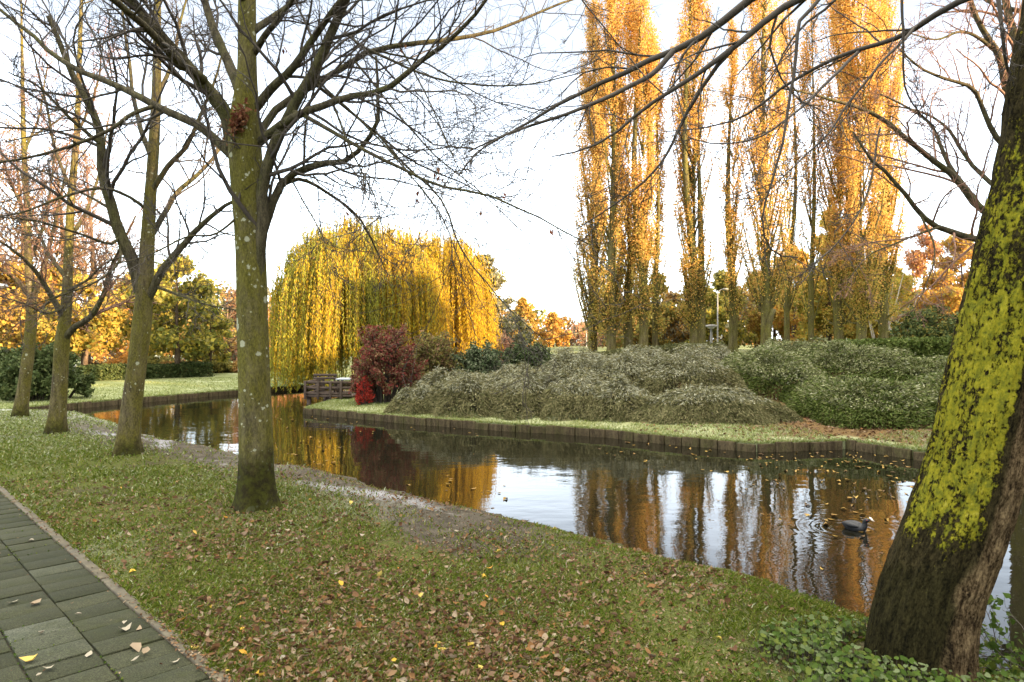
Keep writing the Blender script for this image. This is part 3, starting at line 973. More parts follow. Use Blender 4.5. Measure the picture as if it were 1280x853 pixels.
D1 = 6.5
z1 = zg(*P(320, 637, D1)[:2])
t1c = [P(321, 641, D1), P(320, 618, D1), P(320, 560, D1), P(319, 500, D1), P(316, 400, D1), P(313, 300, D1), P(309, 225, D1), P(306, 165, D1), P(309, 90, D1), P(309, 0, D1), P(311, -120, D1), P(306, -300, D1)]
t1r = [0.180, 0.166, 0.154, 0.145, 0.140, 0.136, 0.150, 0.150, 0.091, 0.082, 0.061, 0.027]
L1 = [
    ([(292, 185, 6.5), (280, 140, 6.45), (240, 88, 6.3), (205, 50, 6.1), (160, -5, 5.9), (110, -70, 5.7)], 0.075, 0.03),
    ([(255, 100, 6.3), (228, 82, 6.0), (190, 42, 5.6), (139, -2, 5.2), (80, -40, 4.8)], 0.042, 0.018),
    ([(290, 195, 6.5), (245, 153, 6.6), (205, 137, 6.7), (165, 116, 6.8), (85, 81, 7.0), (23, 30, 7.2), (-40, -20, 7.3)], 0.045, 0.012),
    ([(190, 134, 6.7), (165, 142, 6.5), (130, 166, 6.3), (60, 192, 6.0), (-20, 205, 5.7)], 0.022, 0.008),
    ([(300, 115, 6.5), (278, 62, 6.7), (264, 30, 6.8), (252, -10, 6.9), (235, -90, 7.0)], 0.052, 0.022),
    ([(316, 40, 6.5), (340, 22, 6.6), (363, 6, 6.7), (400, -30, 6.9)], 0.036, 0.015),
    ([(318, 66, 6.5), (335, 40, 6.3), (352, 21, 6.2), (372, -10, 6.0)], 0.036, 0.015),
    ([(318, 138, 6.5), (340, 110, 6.4), (363, 88, 6.3), (395, 42, 6.1), (430, -5, 5.9), (470, -60, 5.7)], 0.045, 0.016),
    ([(318, 400, 6.48), (323, 330, 6.46), (327, 280, 6.44), (329, 228, 6.42), (342, 183, 6.35), (363, 140, 6.3), (391, 91, 6.2), (412, 42, 6.1), (434, -5, 6.0), (452, -70, 5.9)], 0.068, 0.032),
    ([(318, 190, 6.5), (335, 148, 6.7), (373, 116, 6.8), (405, 98, 6.9), (443, 76, 7.0), (471, 63, 7.05), (549, 53, 7.2), (605, 42, 7.3), (661, 23, 7.4), (728, -4, 7.6)], 0.042, 0.010),
    ([(322, 180, 6.5), (366, 148, 6.2), (405, 131, 6.0), (440, 121, 5.85), (482, 114, 5.7), (528, 77, 5.5), (556, 56, 5.4), (591, 21, 5.3), (612, -6, 5.2)], 0.042, 0.012),
    ([(316, 345, 6.5), (326, 300, 6.5), (345, 245, 6.5), (363, 221, 6.5), (398, 206, 6.4), (429, 202, 6.3), (450, 185, 6.2), (471, 158, 6.1), (473, 130, 6.05), (470, 70, 6.0)], 0.052, 0.010),
    ([(352, 232, 6.5), (380, 225, 6.7), (422, 250, 6.9), (450, 274, 7.0), (464, 299, 7.1), (485, 345, 7.2)], 0.022, 0.005),
    ([(366, 140, 6.3), (380, 146, 6.1), (450, 185, 5.8), (503, 211, 5.6), (549, 232, 5.45), (605, 239, 5.3), (679, 274, 5.1), (735, 305, 5.0)], 0.021, 0.004),
    ([(392, 104, 6.2), (420, 125, 6.4), (470, 165, 6.7), (520, 204, 6.9), (584, 233, 7.1), (640, 260, 7.3)], 0.017, 0.004),
    ([(500, 60, 7.1), (530, 110, 6.9), (551, 160, 6.7), (575, 215, 6.4), (600, 250, 6.2)], 0.010, 0.003),
    ([(470, 165, 6.7), (505, 205, 6.4), (551, 250, 6.1), (578, 312, 5.8), (609, 354, 5.6), (640, 389, 5.5), (690, 433, 5.4)], 0.013, 0.003),
    ([(438, 45, 6.9), (455, 60, 6.7), (510, 84, 6.5), (560, 102, 6.3), (620, 108, 6.1), (680, 104, 6.0), (725, 92, 5.9)], 0.016, 0.004),
    ([(398, 102, 6.3), (450, 150, 6.0), (500, 205, 5.8), (545, 262, 5.6), (578, 335, 5.5)], 0.011, 0.003),
    ([(443, 76, 7.0), (480, 120, 6.8), (540, 190, 6.5), (600, 240, 6.3), (662, 300, 6.1)], 0.012, 0.003),
    ([(471, 63, 7.05), (520, 75, 7.1), (560, 95, 7.2), (620, 128, 7.3), (700, 150, 7.4)], 0.012, 0.003),
    ([(415, 127, 6.0), (440, 190, 5.8), (470, 250, 5.6), (482, 305, 5.5)], 0.010, 0.003),
    ([(363, 222, 6.5), (385, 262, 6.2), (405, 300, 6.0), (412, 345, 5.8)], 0.008, 0.003),
    ([(305, 265, 6.5), (270, 292, 6.2), (235, 296, 5.9), (190, 318, 5.6), (140, 330, 5.3)], 0.013, 0.004),
]
T1 = bare_tree('large bare tree in the middle of the grass, trunk mossy and spotted with pale lichen', (t1c[0][0], t1c[0][1], z1), t1c, t1r, L1, 0.33, M['bark_front'], 1, kids=(12, 7, 5), sides=40, auto=7, twl=(0.5, 0.5, 0.55))

D2 = 9.7
t2c = [P(160, 571, D2), P(160, 555, D2), P(166, 500, D2), P(172, 450, D2), P(178, 400, D2), P(182, 345, D2), P(187, 262, D2), P(192, 190, D2), P(196, 100, D2), P(197, 0, D2), P(200, -120, D2), P(203, -260, D2)]
t2r = [0.163, 0.150, 0.133, 0.122, 0.122, 0.107, 0.082, 0.073, 0.060, 0.047, 0.034, 0.013]
L2 = [
    ([(176, 365, 9.7), (166, 325, 9.65), (149, 288, 9.6), (137, 246, 9.55), (128, 217, 9.5), (126, 170, 9.4), (112, 130, 9.3), (85, 80, 9.2), (60, 20, 9.0)], 0.095, 0.03),
    ([(186, 372, 9.7), (205, 335, 9.6), (242, 293, 9.5), (262, 273, 9.4), (285, 255, 9.3), (330, 232, 9.1)], 0.062, 0.014),
    ([(186, 300, 9.7), (208, 265, 9.9), (222, 240, 10.1), (250, 215, 10.3), (280, 180, 10.5), (300, 120, 10.7)], 0.045, 0.012),
    ([(190, 240, 9.7), (212, 205, 9.5), (235, 180, 9.3), (262, 120, 9.1), (280, 60, 9.0)], 0.042, 0.012),
    ([(190, 200, 9.7), (176, 160, 9.9), (166, 120, 10.1), (160, 60, 10.3), (150, -10, 10.4)], 0.04, 0.015),
    ([(183, 262, 9.7), (158, 245, 9.4), (128, 236, 9.1), (80, 246, 8.7), (20, 268, 8.3), (-30, 270, 8.0)], 0.026, 0.006),
    ([(150, 295, 9.6), (138, 305, 9.4), (90, 290, 9.0), (40, 275, 8.6), (-20, 270, 8.2)], 0.022, 0.006),
    ([(140, 262, 9.55), (100, 240, 9.8), (60, 218, 10.0), (20, 200, 10.3)], 0.02, 0.006),
    ([(192, 357, 9.7), (210, 364, 9.6), (240, 375, 9.4), (268, 383, 9.3), (296, 388, 9.2)], 0.022, 0.005),
    ([(126, 180, 9.4), (90, 150, 9.1), (50, 110, 8.8), (10, 90, 8.5)], 0.03, 0.008),
    ([(150, 305, 9.6), (148, 330, 9.3), (120, 352, 9.0), (70, 372, 8.7), (20, 385, 8.4)], 0.02, 0.005),
    ([(195, 120, 9.7), (215, 80, 9.9), (225, 30, 10.1), (240, -20, 10.2)], 0.035, 0.012),
]
bare_tree('bare tree with a forked mossy trunk, next tree left of the lichen-spotted one', (*t2c[0][:2], zg(*t2c[0][:2])), t2c, t2r, L2, 0.32, M['bark_row'], 2, sides=28, auto=5, kids=(12, 7, 4), twl=(0.5, 0.5, 0.5), twig_r=(0.005, 0.0034, 0.0024))

D3 = 12.0
t3c = [P(71, 542, D3), P(71, 530, D3), P(75, 480, D3), P(78, 430, D3), P(83, 385, D3), P(86, 320, D3), P(89, 250, D3), P(96, 170, D3), P(100, 60, D3), P(104, -60, D3), P(108, -160, D3)]
t3r = [0.148, 0.135, 0.119, 0.119, 0.090, 0.070, 0.061, 0.051, 0.037, 0.021, 0.008]
L3 = [
    ([(80, 425, 12), (95, 408, 11.9), (112, 398, 11.8), (128, 372, 11.7), (137, 340, 11.6), (150, 310, 11.4), (170, 270, 11.2)], 0.06, 0.014),
    ([(82, 400, 12), (66, 372, 11.8), (45, 340, 11.6), (20, 315, 11.3), (-20, 290, 11.0)], 0.055, 0.012),
    ([(85, 350, 12), (62, 320, 12.3), (40, 270, 12.6), (25, 210, 12.9)], 0.04, 0.012),
    ([(87, 300, 12), (110, 262, 12.2), (125, 210, 12.4), (138, 140, 12.6)], 0.036, 0.012),
    ([(90, 240, 12), (70, 190, 11.8), (58, 130, 11.6), (40, 60, 11.4)], 0.034, 0.012),
    ([(84, 365, 12), (110, 350, 11.6), (140, 325, 11.2), (190, 318, 10.8)], 0.026, 0.007),
    ([(84, 380, 12), (60, 392, 11.6), (30, 380, 11.3), (-20, 365, 11.0)], 0.026, 0.007),
    ([(96, 170, 12), (120, 110, 11.8), (130, 50, 11.7)], 0.028, 0.01),
]
bare_tree('slim bare tree third along the row, a low branch bent up to the right', (*t3c[0][:2], zg(*t3c[0][:2])), t3c, t3r, L3, 0.22, M['bark_row'], 3, sides=22, auto=4, kids=(13, 8, 5), twl=(0.5, 0.5, 0.5), twigmat=M['twig_red'], twig_r=(0.006, 0.0042, 0.003))

D4 = 14.2
t4c = [P(26, 525, D4), P(26, 515, D4), P(32, 470, D4), P(38, 420, D4), P(40, 375, D4), P(36, 330, D4), P(34, 260, D4), P(30, 180, D4), P(28, 80, D4), P(26, -40, D4)]
t4r = [0.136, 0.124, 0.112, 0.104, 0.092, 0.072, 0.060, 0.048, 0.032, 0.008]
L4 = [
    ([(40, 385, 14.2), (50, 350, 14.1), (62, 310, 14.0), (75, 250, 13.8), (85, 200, 13.6)], 0.06, 0.014),
    ([(38, 370, 14.2), (15, 345, 14.0), (-15, 330, 13.7), (-50, 310, 13.4)], 0.06, 0.014),
    ([(36, 330, 14.2), (55, 280, 14.5), (64, 230, 14.8), (70, 170, 15.0)], 0.045, 0.012),
    ([(34, 270, 14.2), (10, 220, 14.0), (-5, 160, 13.8)], 0.04, 0.012),
    ([(40, 392, 14.2), (70, 372, 13.8), (110, 350, 13.4), (150, 345, 13.0)], 0.03, 0.008),
    ([(31, 190, 14.2), (50, 140, 14.3), (60, 80, 14.5)], 0.03, 0.01),
]
bare_tree('furthest bare tree of the row, in front of the dark evergreen hedge', (*t4c[0][:2], zg(*t4c[0][:2])), t4c, t4r, L4, 0.22, M['bark_row'], 4, sides=20, auto=3, kids=(13, 8, 5), twl=(0.5, 0.5, 0.5), twigmat=M['twig_red'], twig_r=(0.007, 0.005, 0.0035))

# dead leaves caught in the fork of the big tree
dl = Mesh()
rng = np.random.default_rng(77)
cen = P(299, 152, 6.33)
c = cen + rng.normal(size=(330, 3)) * np.array((0.036, 0.035, 0.075))
c[:, 0] += 0.30 * (c[:, 2] - cen[2])
leaf_quads(dl, c, 0.045, 0.55, 0, rng=rng, fold=0.12)
tag(dl.build('dead_leaf_clump', M['dead_leaf'], origin=tuple(cen)), 'clump of russet dead leaves caught in the fork of the lichen-spotted tree', 'leaf clump', kind='stuff')
hl = Mesh()                                 # a few dead leaves still hanging on twigs
for px, py, d in ((362, 68, 6.2), (356, 62, 6.2), (372, 72, 6.3), (432, 262, 5.6), (505, 60, 6.9), (545, 215, 5.4), (553, 222, 5.4), (600, 262, 5.3), (630, 250, 5.3), (690, 292, 5.2), (440, 148, 6.0), (523, 248, 5.6)):
    c = P(px, py, d) + rng.normal(size=(3, 3)) * 0.02
    leaf_quads(hl, c, 0.05, 0.5, 0, rng=rng, along=np.array((0, 0, -1.0)), spread=0.6)
tag(hl.build('hanging_leaves', M['dead_leaf']), 'last withered leaves hanging on the bare twigs against the sky', 'leaves', kind='stuff')

# ------------------------------------------------------------------ the leaning tree
def lichen_bark():
    m, n, l, b = new_mat('lichen_crusted_bark')
    def along(scale, detail, rough, stretch):
        a = n.new('ShaderNodeAttribute')
        a.attribute_name = 'bark_position'
        mp = n.new('ShaderNodeMapping')
        mp.inputs['Scale'].default_value = stretch
        l.new(a.outputs['Vector'], mp.inputs[0])
        x = n.new('ShaderNodeTexNoise')
        x.inputs['Scale'].default_value = scale
        x.inputs['Detail'].default_value = detail
        x.inputs['Roughness'].default_value = rough
        l.new(mp.outputs[0], x.inputs['Vector'])
        return x
    ridge = along(34, 8, 0.76, (1, 1, 0.24))
    fine = along(95, 5, 0.75, (1, 1, 0.55))
    br = ramp(n, [(0.42, (0.010, 0.007, 0.004)), (0.50, (0.075, 0.052, 0.027)), (0.58, (0.18, 0.132, 0.072))])
    l.new(math_node(n, l, 'ADD', math_node(n, l, 'MULTIPLY', ridge.outputs[0], 0.55), math_node(n, l, 'MULTIPLY', fine.outputs[0], 0.45)), br.inputs[0])
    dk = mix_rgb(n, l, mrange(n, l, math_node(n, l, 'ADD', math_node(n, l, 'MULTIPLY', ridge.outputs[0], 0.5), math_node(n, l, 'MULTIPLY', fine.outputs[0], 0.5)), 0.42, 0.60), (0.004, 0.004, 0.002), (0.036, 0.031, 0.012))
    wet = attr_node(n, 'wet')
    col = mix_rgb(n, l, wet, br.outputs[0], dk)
    lic = attr_node(n, 'lichen')
    v = n.new('ShaderNodeTexVoronoi')
    v.inputs['Scale'].default_value = 42
    v.feature = 'SMOOTH_F1'
    v.inputs['Smoothness'].default_value = 0.35
    tc = n.new('ShaderNodeTexCoord')
    l.new(tc.outputs['Object'], v.inputs['Vector'])
    mid = along(36, 6, 0.78, (1, 1, 0.55))
    big = along(7, 4, 0.65, (1, 1, 0.35))
    s = math_node(n, l, 'ADD', math_node(n, l, 'MULTIPLY', mid.outputs[0], 0.95), math_node(n, l, 'MULTIPLY', big.outputs[0], 0.5))
    s = math_node(n, l, 'ADD', s, math_node(n, l, 'MULTIPLY', math_node(n, l, 'SUBTRACT', fine.outputs[0], 0.5), 0.55))
    s = math_node(n, l, 'ADD', s, math_node(n, l, 'MULTIPLY', math_node(n, l, 'SUBTRACT', ridge.outputs[0], 0.5), 0.45))
    s = math_node(n, l, 'SUBTRACT', s, math_node(n, l, 'MULTIPLY', v.outputs['Distance'], 0.16))
    s = math_node(n, l, 'ADD', s, math_node(n, l, 'MULTIPLY', math_node(n, l, 'SUBTRACT', lic, 0.9), 0.5))
    mask = mrange(n, l, s, 0.592, 0.665)
    hue = along(30, 5, 0.8, (1, 1, 0.6))
    lc = ramp(n, [(0.32, (0.075, 0.088, 0.016)), (0.47, (0.165, 0.162, 0.016)), (0.58, (0.245, 0.220, 0.016)), (0.72, (0.31, 0.285, 0.06))])
    l.new(hue.outputs[0], lc.inputs[0])
    shade = ramp(n, [(0.3, (0.6, 0.6, 0.6)), (0.7, (1.15, 1.15, 1.1))])
    l.new(fine.outputs[0], shade.inputs[0])
    x = n.new('ShaderNodeMix'); x.data_type = 'RGBA'; x.blend_type = 'MULTIPLY'; x.inputs[0].default_value = 0.8
    l.new(lc.outputs[0], x.inputs[6]); l.new(shade.outputs[0], x.inputs[7])
    col = mix_rgb(n, l, mask, col, x.outputs[2])
    l.new(col, b.inputs['Base Color'])
    b.inputs['Roughness'].default_value = 0.95
    b.inputs['Specular IOR Level'].default_value = 0.04
    h = math_node(n, l, 'ADD', math_node(n, l, 'MULTIPLY', ridge.outputs[0], 1.0), math_node(n, l, 'MULTIPLY', mask, 0.45))
    h = math_node(n, l, 'ADD', h, math_node(n, l, 'MULTIPLY', fine.outputs[0], 0.3))
    bump(n, l, h, b, 0.95, 0.02)
    return m
M['bark_lichen'] = lichen_bark()

DL = 3.3
lean_c = [P(1134, 905, DL), P(1146, 850, DL), P(1158, 765, DL), P(1182, 690, DL), P(1212, 600, DL), P(1242, 480, DL), P(1270, 350, DL), P(1298, 200, DL), P(1322, 45, DL), P(1352, -100, DL), P(1395, -300, DL), P(1450, -520, DL)]
lean_r = [0.253, 0.228, 0.215, 0.211, 0.204, 0.199, 0.191, 0.176, 0.159, 0.144, 0.117, 0.078]
lz = lean_c[0][2]
root = thing('leaning_tree', 'leaning tree with bright yellow-green lichen over its thick dark trunk', 'tree', tuple(lean_c[0]))
LT = root
n_r, n_s = 520, 220
line = smooth_line(np.c_[np.array(lean_c), lean_r], n_r)
p, r = line[:, :3], line[:, 3]
T = unit(np.gradient(p, axis=0))
U = unit(np.cross(T, np.array([0.0, 1.0, 0.0])))
V = np.cross(T, U)
ang = np.arange(n_s) / n_s * 2 * np.pi
ring = U[:, None] * np.cos(ang)[None, :, None] + V[:, None] * np.sin(ang)[None, :, None]
base = p[:, None] + ring * r[:, None, None]
q = base.reshape(-1, 3)
cyl = np.stack((np.cos(ang)[None] * r[:, None] + 0 * r[:, None], np.sin(ang)[None] * r[:, None] + 0 * r[:, None], np.broadcast_to(np.linspace(0, 6.2, n_r)[:, None], (n_r, n_s))), -1).reshape(-1, 3)
rid = 1 - np.abs(noise3(cyl * np.array([19, 19, 2.6]) + noise3(cyl * 6)[:, None] * 0.5))
rid2 = 1 - np.abs(noise3(cyl * np.array([42, 42, 6.5]) + 31))
disp = 0.020 * (rid - 0.7) + 0.013 * (rid2 - 0.7) + 0.006 * noise3(cyl * np.array([4, 4, 1.6]))
hz = (q[:, 2] - lz)
fl = 0.16 * np.exp(-hz / 0.22) * (1 + 0.6 * np.cos(np.tile(ang, n_r) * 3 + 0.6))
v = p[:, None] + ring * (r[:, None] * (1 + fl.reshape(n_r, n_s)) + disp.reshape(n_r, n_s))[..., None]
k = np.arange(n_r - 1)[:, None] * n_s
j = np.arange(n_s)[None]
qf = np.stack((k + j, k + (j + 1) % n_s, k + n_s + (j + 1) % n_s, k + n_s + j), -1).reshape(-1, 4)
tm = Mesh().add(v.reshape(-1, 3), [qf, (np.arange(n_s) + (n_r - 1) * n_s)[None]])
to = tm.build('trunk', M['bark_lichen'], root, smooth=True)
facing = ring.reshape(-1, 3) @ np.array((-0.52, -0.85, 0))           # the side that faces the path
side = ring.reshape(-1, 3) @ np.array((0.85, -0.52, 0.0))
zz = q[:, 2]
nz = fbm(cyl * np.array([5, 5, 1.5]), 3)
lic = sstep(-0.35, 0.15, facing) * (1 - sstep(0.34, 0.68, side + 0.10 * nz + 0.10 * (1.2 - zz))) * sstep(0.36, 0.76, zz + 0.13 * nz + 0.10 * side) * (1 - 0.12 * sstep(1.75, 2.1, zz + 0.1 * nz)) * (1 - 0.35 * sstep(2.35, 2.75, zz + 0.1 * nz))
lic = lic * (0.86 + 0.14 * sstep(-0.98, -0.75, side))
set_attr(to, 'lichen', lic)
bpa = to.data.attributes.new('bark_position', 'FLOAT_VECTOR', 'POINT')
bpa.data.foreach_set('vector', cyl.astype(np.float32).ravel())
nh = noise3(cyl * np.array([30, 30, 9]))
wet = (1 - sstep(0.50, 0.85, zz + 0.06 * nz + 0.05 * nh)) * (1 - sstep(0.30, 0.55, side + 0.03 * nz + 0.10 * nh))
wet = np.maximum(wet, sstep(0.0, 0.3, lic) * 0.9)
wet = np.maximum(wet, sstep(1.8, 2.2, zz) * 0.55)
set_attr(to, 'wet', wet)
# its low sweeping limbs, seen against the sky and the poplars
LB = [
    ([(1330, -190, 3.3), (1180, -130, 3.6), (1010, -40, 3.9), (937, -2, 4.1), (891, 36, 4.2), (868, 52, 4.25), (821, 75, 4.35), (785, 89, 4.4), (749, 103, 4.5), (700, 128, 4.6), (644, 162, 4.7), (585, 190, 4.8)], 0.040, 0.005),
    ([(842, 64, 4.3), (819, 90, 4.25), (783, 111, 4.2), (744, 128, 4.15), (697, 146, 4.1), (640, 165, 4.05), (598, 190, 4.0), (575, 218, 3.95)], 0.018, 0.004),
    ([(1345, -110, 3.3), (1200, -90, 3.4), (1080, -40, 3.5), (1000, 0, 3.6), (966, 22, 3.65), (924, 54, 3.7), (891, 77, 3.75), (855, 103, 3.8), (803, 137, 3.9), (777, 160, 3.95), (739, 183, 4.0), (690, 196, 4.1)], 0.033, 0.004),
    ([(918, 58, 3.7), (891, 90, 3.8), (865, 132, 3.9), (847, 165, 4.0), (834, 193, 4.05), (813, 219, 4.1), (770, 255, 4.2), (715, 290, 4.3)], 0.013, 0.003),
    ([(1340, -40, 3.3), (1280, -25, 3.5), (1212, 0, 3.9), (1166, 23, 4.1), (1127, 46, 4.3), (1088, 58, 4.5), (1038, 74, 4.7), (980, 108, 5.0), (937, 142, 5.2), (893, 156, 5.4), (830, 165, 5.6)], 0.024, 0.004),
    ([(1076, 62, 4.6), (1046, 92, 4.4), (1005, 130, 4.2), (960, 168, 4.0), (900, 178, 3.9), (860, 172, 3.8)], 0.012, 0.003),
    ([(1060, -70, 3.5), (1040, -30, 3.45), (1020, 5, 3.4), (1000, 25, 3.4), (991, 103, 3.4), (984, 150, 3.4), (968, 219, 3.4), (952, 272, 3.42), (957, 302, 3.45), (972, 318, 3.5), (997, 322, 3.55)], 0.0115, 0.0035),
    ([(1130, -60, 4.0), (1127, 0, 4.0), (1129, 46, 4.0), (1131, 108, 4.05), (1146, 138, 4.1), (1170, 160, 4.2)], 0.010, 0.003),
    ([(1243, -60, 3.1), (1247, 0, 3.0), (1253, 50, 3.0), (1258, 80, 3.05), (1262, 92, 3.1)], 0.011, 0.006),
    ([(1150, 30, 4.2), (1110, 70, 4.0), (1075, 110, 3.9), (1040, 160, 3.8), (1000, 200, 3.7), (960, 240, 3.6)], 0.010, 0.003),
    ([(1100, 160, 4.4), (1090, 220, 4.3), (1075, 265, 4.2), (1050, 300, 4.1), (1010, 340, 4.0)], 0.007, 0.0025),
    ([(700, -60, 5.0), (720, -10, 5.0), (760, 40, 5.0), (800, 90, 5.1)], 0.008, 0.003),
]
for k, (ctrl, r0, r1) in enumerate(LB):
    limb_part(root, PP(ctrl), r0, r1, M['twig'], M['twig'], (11, 6, 4), 700 + k, up=-0.02, n=22, lf=(0.28, 0.46, 0.5), ang=(40, 46, 46), t0=0.3, twig_r=(0.0028, 0.0018, 0.0013))

# ------------------------------------------------------------------ the tree on the far bank behind the leaning trunk
t6c = [P(1281, 560, 12.0), P(1281, 540, 12), P(1278, 440, 12), P(1276, 330, 12), P(1275, 240, 12), P(1276, 150, 12), P(1280, 60, 12), P(1290, -60, 12), P(1300, -200, 12)]
t6r = [0.21, 0.19, 0.17, 0.165, 0.155, 0.14, 0.11, 0.07, 0.03]
L6 = [
    ([(1275, 325, 12), (1240, 305, 11.8), (1212, 296, 11.6), (1174, 283, 11.4), (1150, 267, 11.3), (1127, 240, 11.2), (1108, 217, 11.1), (1085, 197, 11.0), (1066, 165, 10.9)], 0.075, 0.014),
    ([(1275, 290, 12), (1222, 258, 11.8), (1197, 225, 11.7), (1166, 201, 11.6), (1142, 182, 11.5), (1096, 147, 11.4), (1030, 124, 11.2), (970, 110, 11.0)], 0.07, 0.012),
    ([(1225, 260, 11.8), (1210, 240, 11.9), (1185, 205, 12.1), (1165, 160, 12.3), (1135, 135, 12.5), (1100, 118, 12.7)], 0.05, 0.012),
    ([(1274, 255, 12), (1230, 222, 12.2), (1203, 190, 12.4), (1183, 158, 12.6), (1150, 140, 12.8), (1110, 132, 13.0)], 0.05, 0.012),
    ([(1274, 205, 12), (1245, 172, 11.9), (1230, 140, 11.8), (1215, 110, 11.7), (1180, 98, 11.6), (1150, 85, 11.5), (1120, 58, 11.4)], 0.055, 0.012),
    ([(1275, 180, 12), (1258, 112, 11.9), (1250, 75, 11.8), (1230, 40, 11.7), (1215, 8, 11.6), (1200, -40, 11.5)], 0.075, 0.03),
    ([(1277, 140, 12), (1270, 60, 12.0), (1262, 28, 12.1), (1252, -20, 12.2), (1240, -90, 12.3)], 0.085, 0.04),
    ([(1240, 60, 11.75), (1205, 40, 11.5), (1170, 50, 11.2), (1130, 40, 10.9)], 0.03, 0.008),
    ([(1175, 284, 11.4), (1130, 300, 11.0), (1085, 320, 10.7), (1060, 350, 10.4)], 0.022, 0.006),
    ([(1150, 268, 11.3), (1168, 310, 11.1), (1160, 350, 10.9), (1140, 390, 10.7)], 0.018, 0.006),
]
bare_tree('bare tree on the far bank behind the leaning trunk, with sunlit upper limbs', (*t6c[0][:2], zi(*t6c[0][:2])), t6c, t6r, L6, 0.1, M['bark_row'], 6, kids=(12, 7, 5), group='bare trees beyond the water', twigmat=M['twig_red'], twig_r=(0.006, 0.004, 0.003), auto=4)

# ------------------------------------------------------------------ trees in leaf
def leafy_tree(name, label, base, height, rx, crown_lo, leaf, bark, n_leaves, size, n_limbs=26, seed=0, group=None, trunk_r=None, rise=0.5, top_pow=0.5, lean=(0, 0), leaf2=None, split_z=None, cat='tree', droop=0.0, asp=0.7, tight=0.25, limb_kids=5, twigs=True, rz=1.0, stems=1, sub_len=0.42):
    rng = np.random.default_rng(seed + 1000)
    bx, by, bz = base
    root = thing(name, label, cat, base, group)
    tr = trunk_r or height * 0.014 + 0.04
    top = np.array((bx + lean[0], by + lean[1], bz + height * 0.93))
    tk = Mesh()
    trunks = []
    for s in range(stems):
        off = np.array((0, 0, 0)) if stems == 1 else np.array((math.cos(s * 2.4), math.sin(s * 2.4), 0)) * 0.10
        sp = off * (0 if stems == 1 else 14)
        ctrl = [np.array(base) + off + np.array((0, 0, -0.15)), np.array(base) + off * 1.3 + sp * 0.12 + np.array((0, 0, height * 0.18)), np.array(base) * 0.5 + top * 0.5 + sp * 0.5 + rng.normal(size=3) * 0.02 * height * np.array((1, 1, 0)), top + sp]
        p, r = trunk_mesh(tk, ctrl, [tr * 1.15, tr, tr * 0.62, tr * 0.10], 12 if height < 8 else 14, 0.22, 0.10, 0, seed + s, 26)
        trunks.append((p, r))
    tk.build('trunk', bark, root, smooth=True)
    # limbs end on an uneven envelope
    c0, c1 = bz + crown_lo, bz + height
    t = rng.random(n_limbs) ** 0.9
    zc = c0 + (c1 - c0) * t
    prof = np.maximum(1 - np.abs(2 * t - 1 + 0.25) ** 2.4, 0.05) ** top_pow
    az = rng.random(n_limbs) * 2 * np.pi
    rad = rx * prof * rng.uniform(0.62, 1.05, n_limbs)
    tt = np.clip((zc - bz) / height, 0, 1)
    axis = np.stack((bx + lean[0] * tt, by + lean[1] * tt, zc), 1)
    end = axis + np.stack((np.cos(az) * rad, np.sin(az) * rad * rz, np.zeros(n_limbs)), 1)
    zs = np.maximum(bz + crown_lo * 0.85, zc - rise * rad - 0.1)
    ts = np.clip((zs - bz) / height, 0, 1)
    st = np.stack((bx + lean[0] * ts, by + lean[1] * ts, zs), 1)
    u = np.linspace(0, 1, 8)[None, :, None]
    mid = (st + end) / 2 + np.stack((np.cos(az) * rad * 0.12, np.sin(az) * rad * 0.12, -rise * rad * 0.10), 1)
    A = (1 - u) ** 2 * st[:, None] + 2 * u * (1 - u) * mid[:, None] + u ** 2 * end[:, None]
    A[:, 1:-1] += rng.normal(size=A[:, 1:-1].shape) * 0.02 * rx
    RA = (tr * 0.32 * (1.1 - tt)[:, None] + 0.008) * np.linspace(1, 0.3, 8)[None]
    cr = Mesh()
    tubes(cr, A, RA, 5, 0)
    Bq, RB = grow(A, RA, limb_kids, sub_len, 42, 6, 0.2, 0.12 * rise - droop, 0.25, 1.0, 0.006, 0.6, rng)
    if twigs:
        tubes(cr, Bq, RB, 3, 0)
    src = np.concatenate((Bq[:, 1:].reshape(-1, 3), A[:, 5:].reshape(-1, 3)))
    w = rng.random(len(src)) ** 2.2 * (np.clip((src[:, 2] - bz - 0.5) / 4.5, 0.42, 1) if name == 'poplar_tree' else 1.0)
    pick = rng.choice(len(src), n_leaves, p=w / w.sum())
    c = src[pick] + rng.normal(size=(n_leaves, 3)) * tight * (np.array((0.8, 0.8, 2.6)) if name == 'poplar_tree' else np.array((1, 1, 0.75)))
    keep = c[:, 2] > bz + 0.2
    c = c[keep]
    mats = [bark, leaf]
    if leaf2 is not None:
        mats.append(leaf2)
        if split_z is None:
            low = rng.random(len(c)) < 0.35
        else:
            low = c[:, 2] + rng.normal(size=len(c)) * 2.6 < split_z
        leaf_quads(cr, c[~low], size, asp, 1, rng=rng)
        leaf_quads(cr, c[low], size, asp, 2, rng=rng)
    else:
        leaf_quads(cr, c, size, asp, 1, rng=rng)
    cr.build('crown', mats, root)
    return root

def at(px, y_base, d, zf):
    x = (px - CX) / F * d
    return (x, d, zf(x, d))

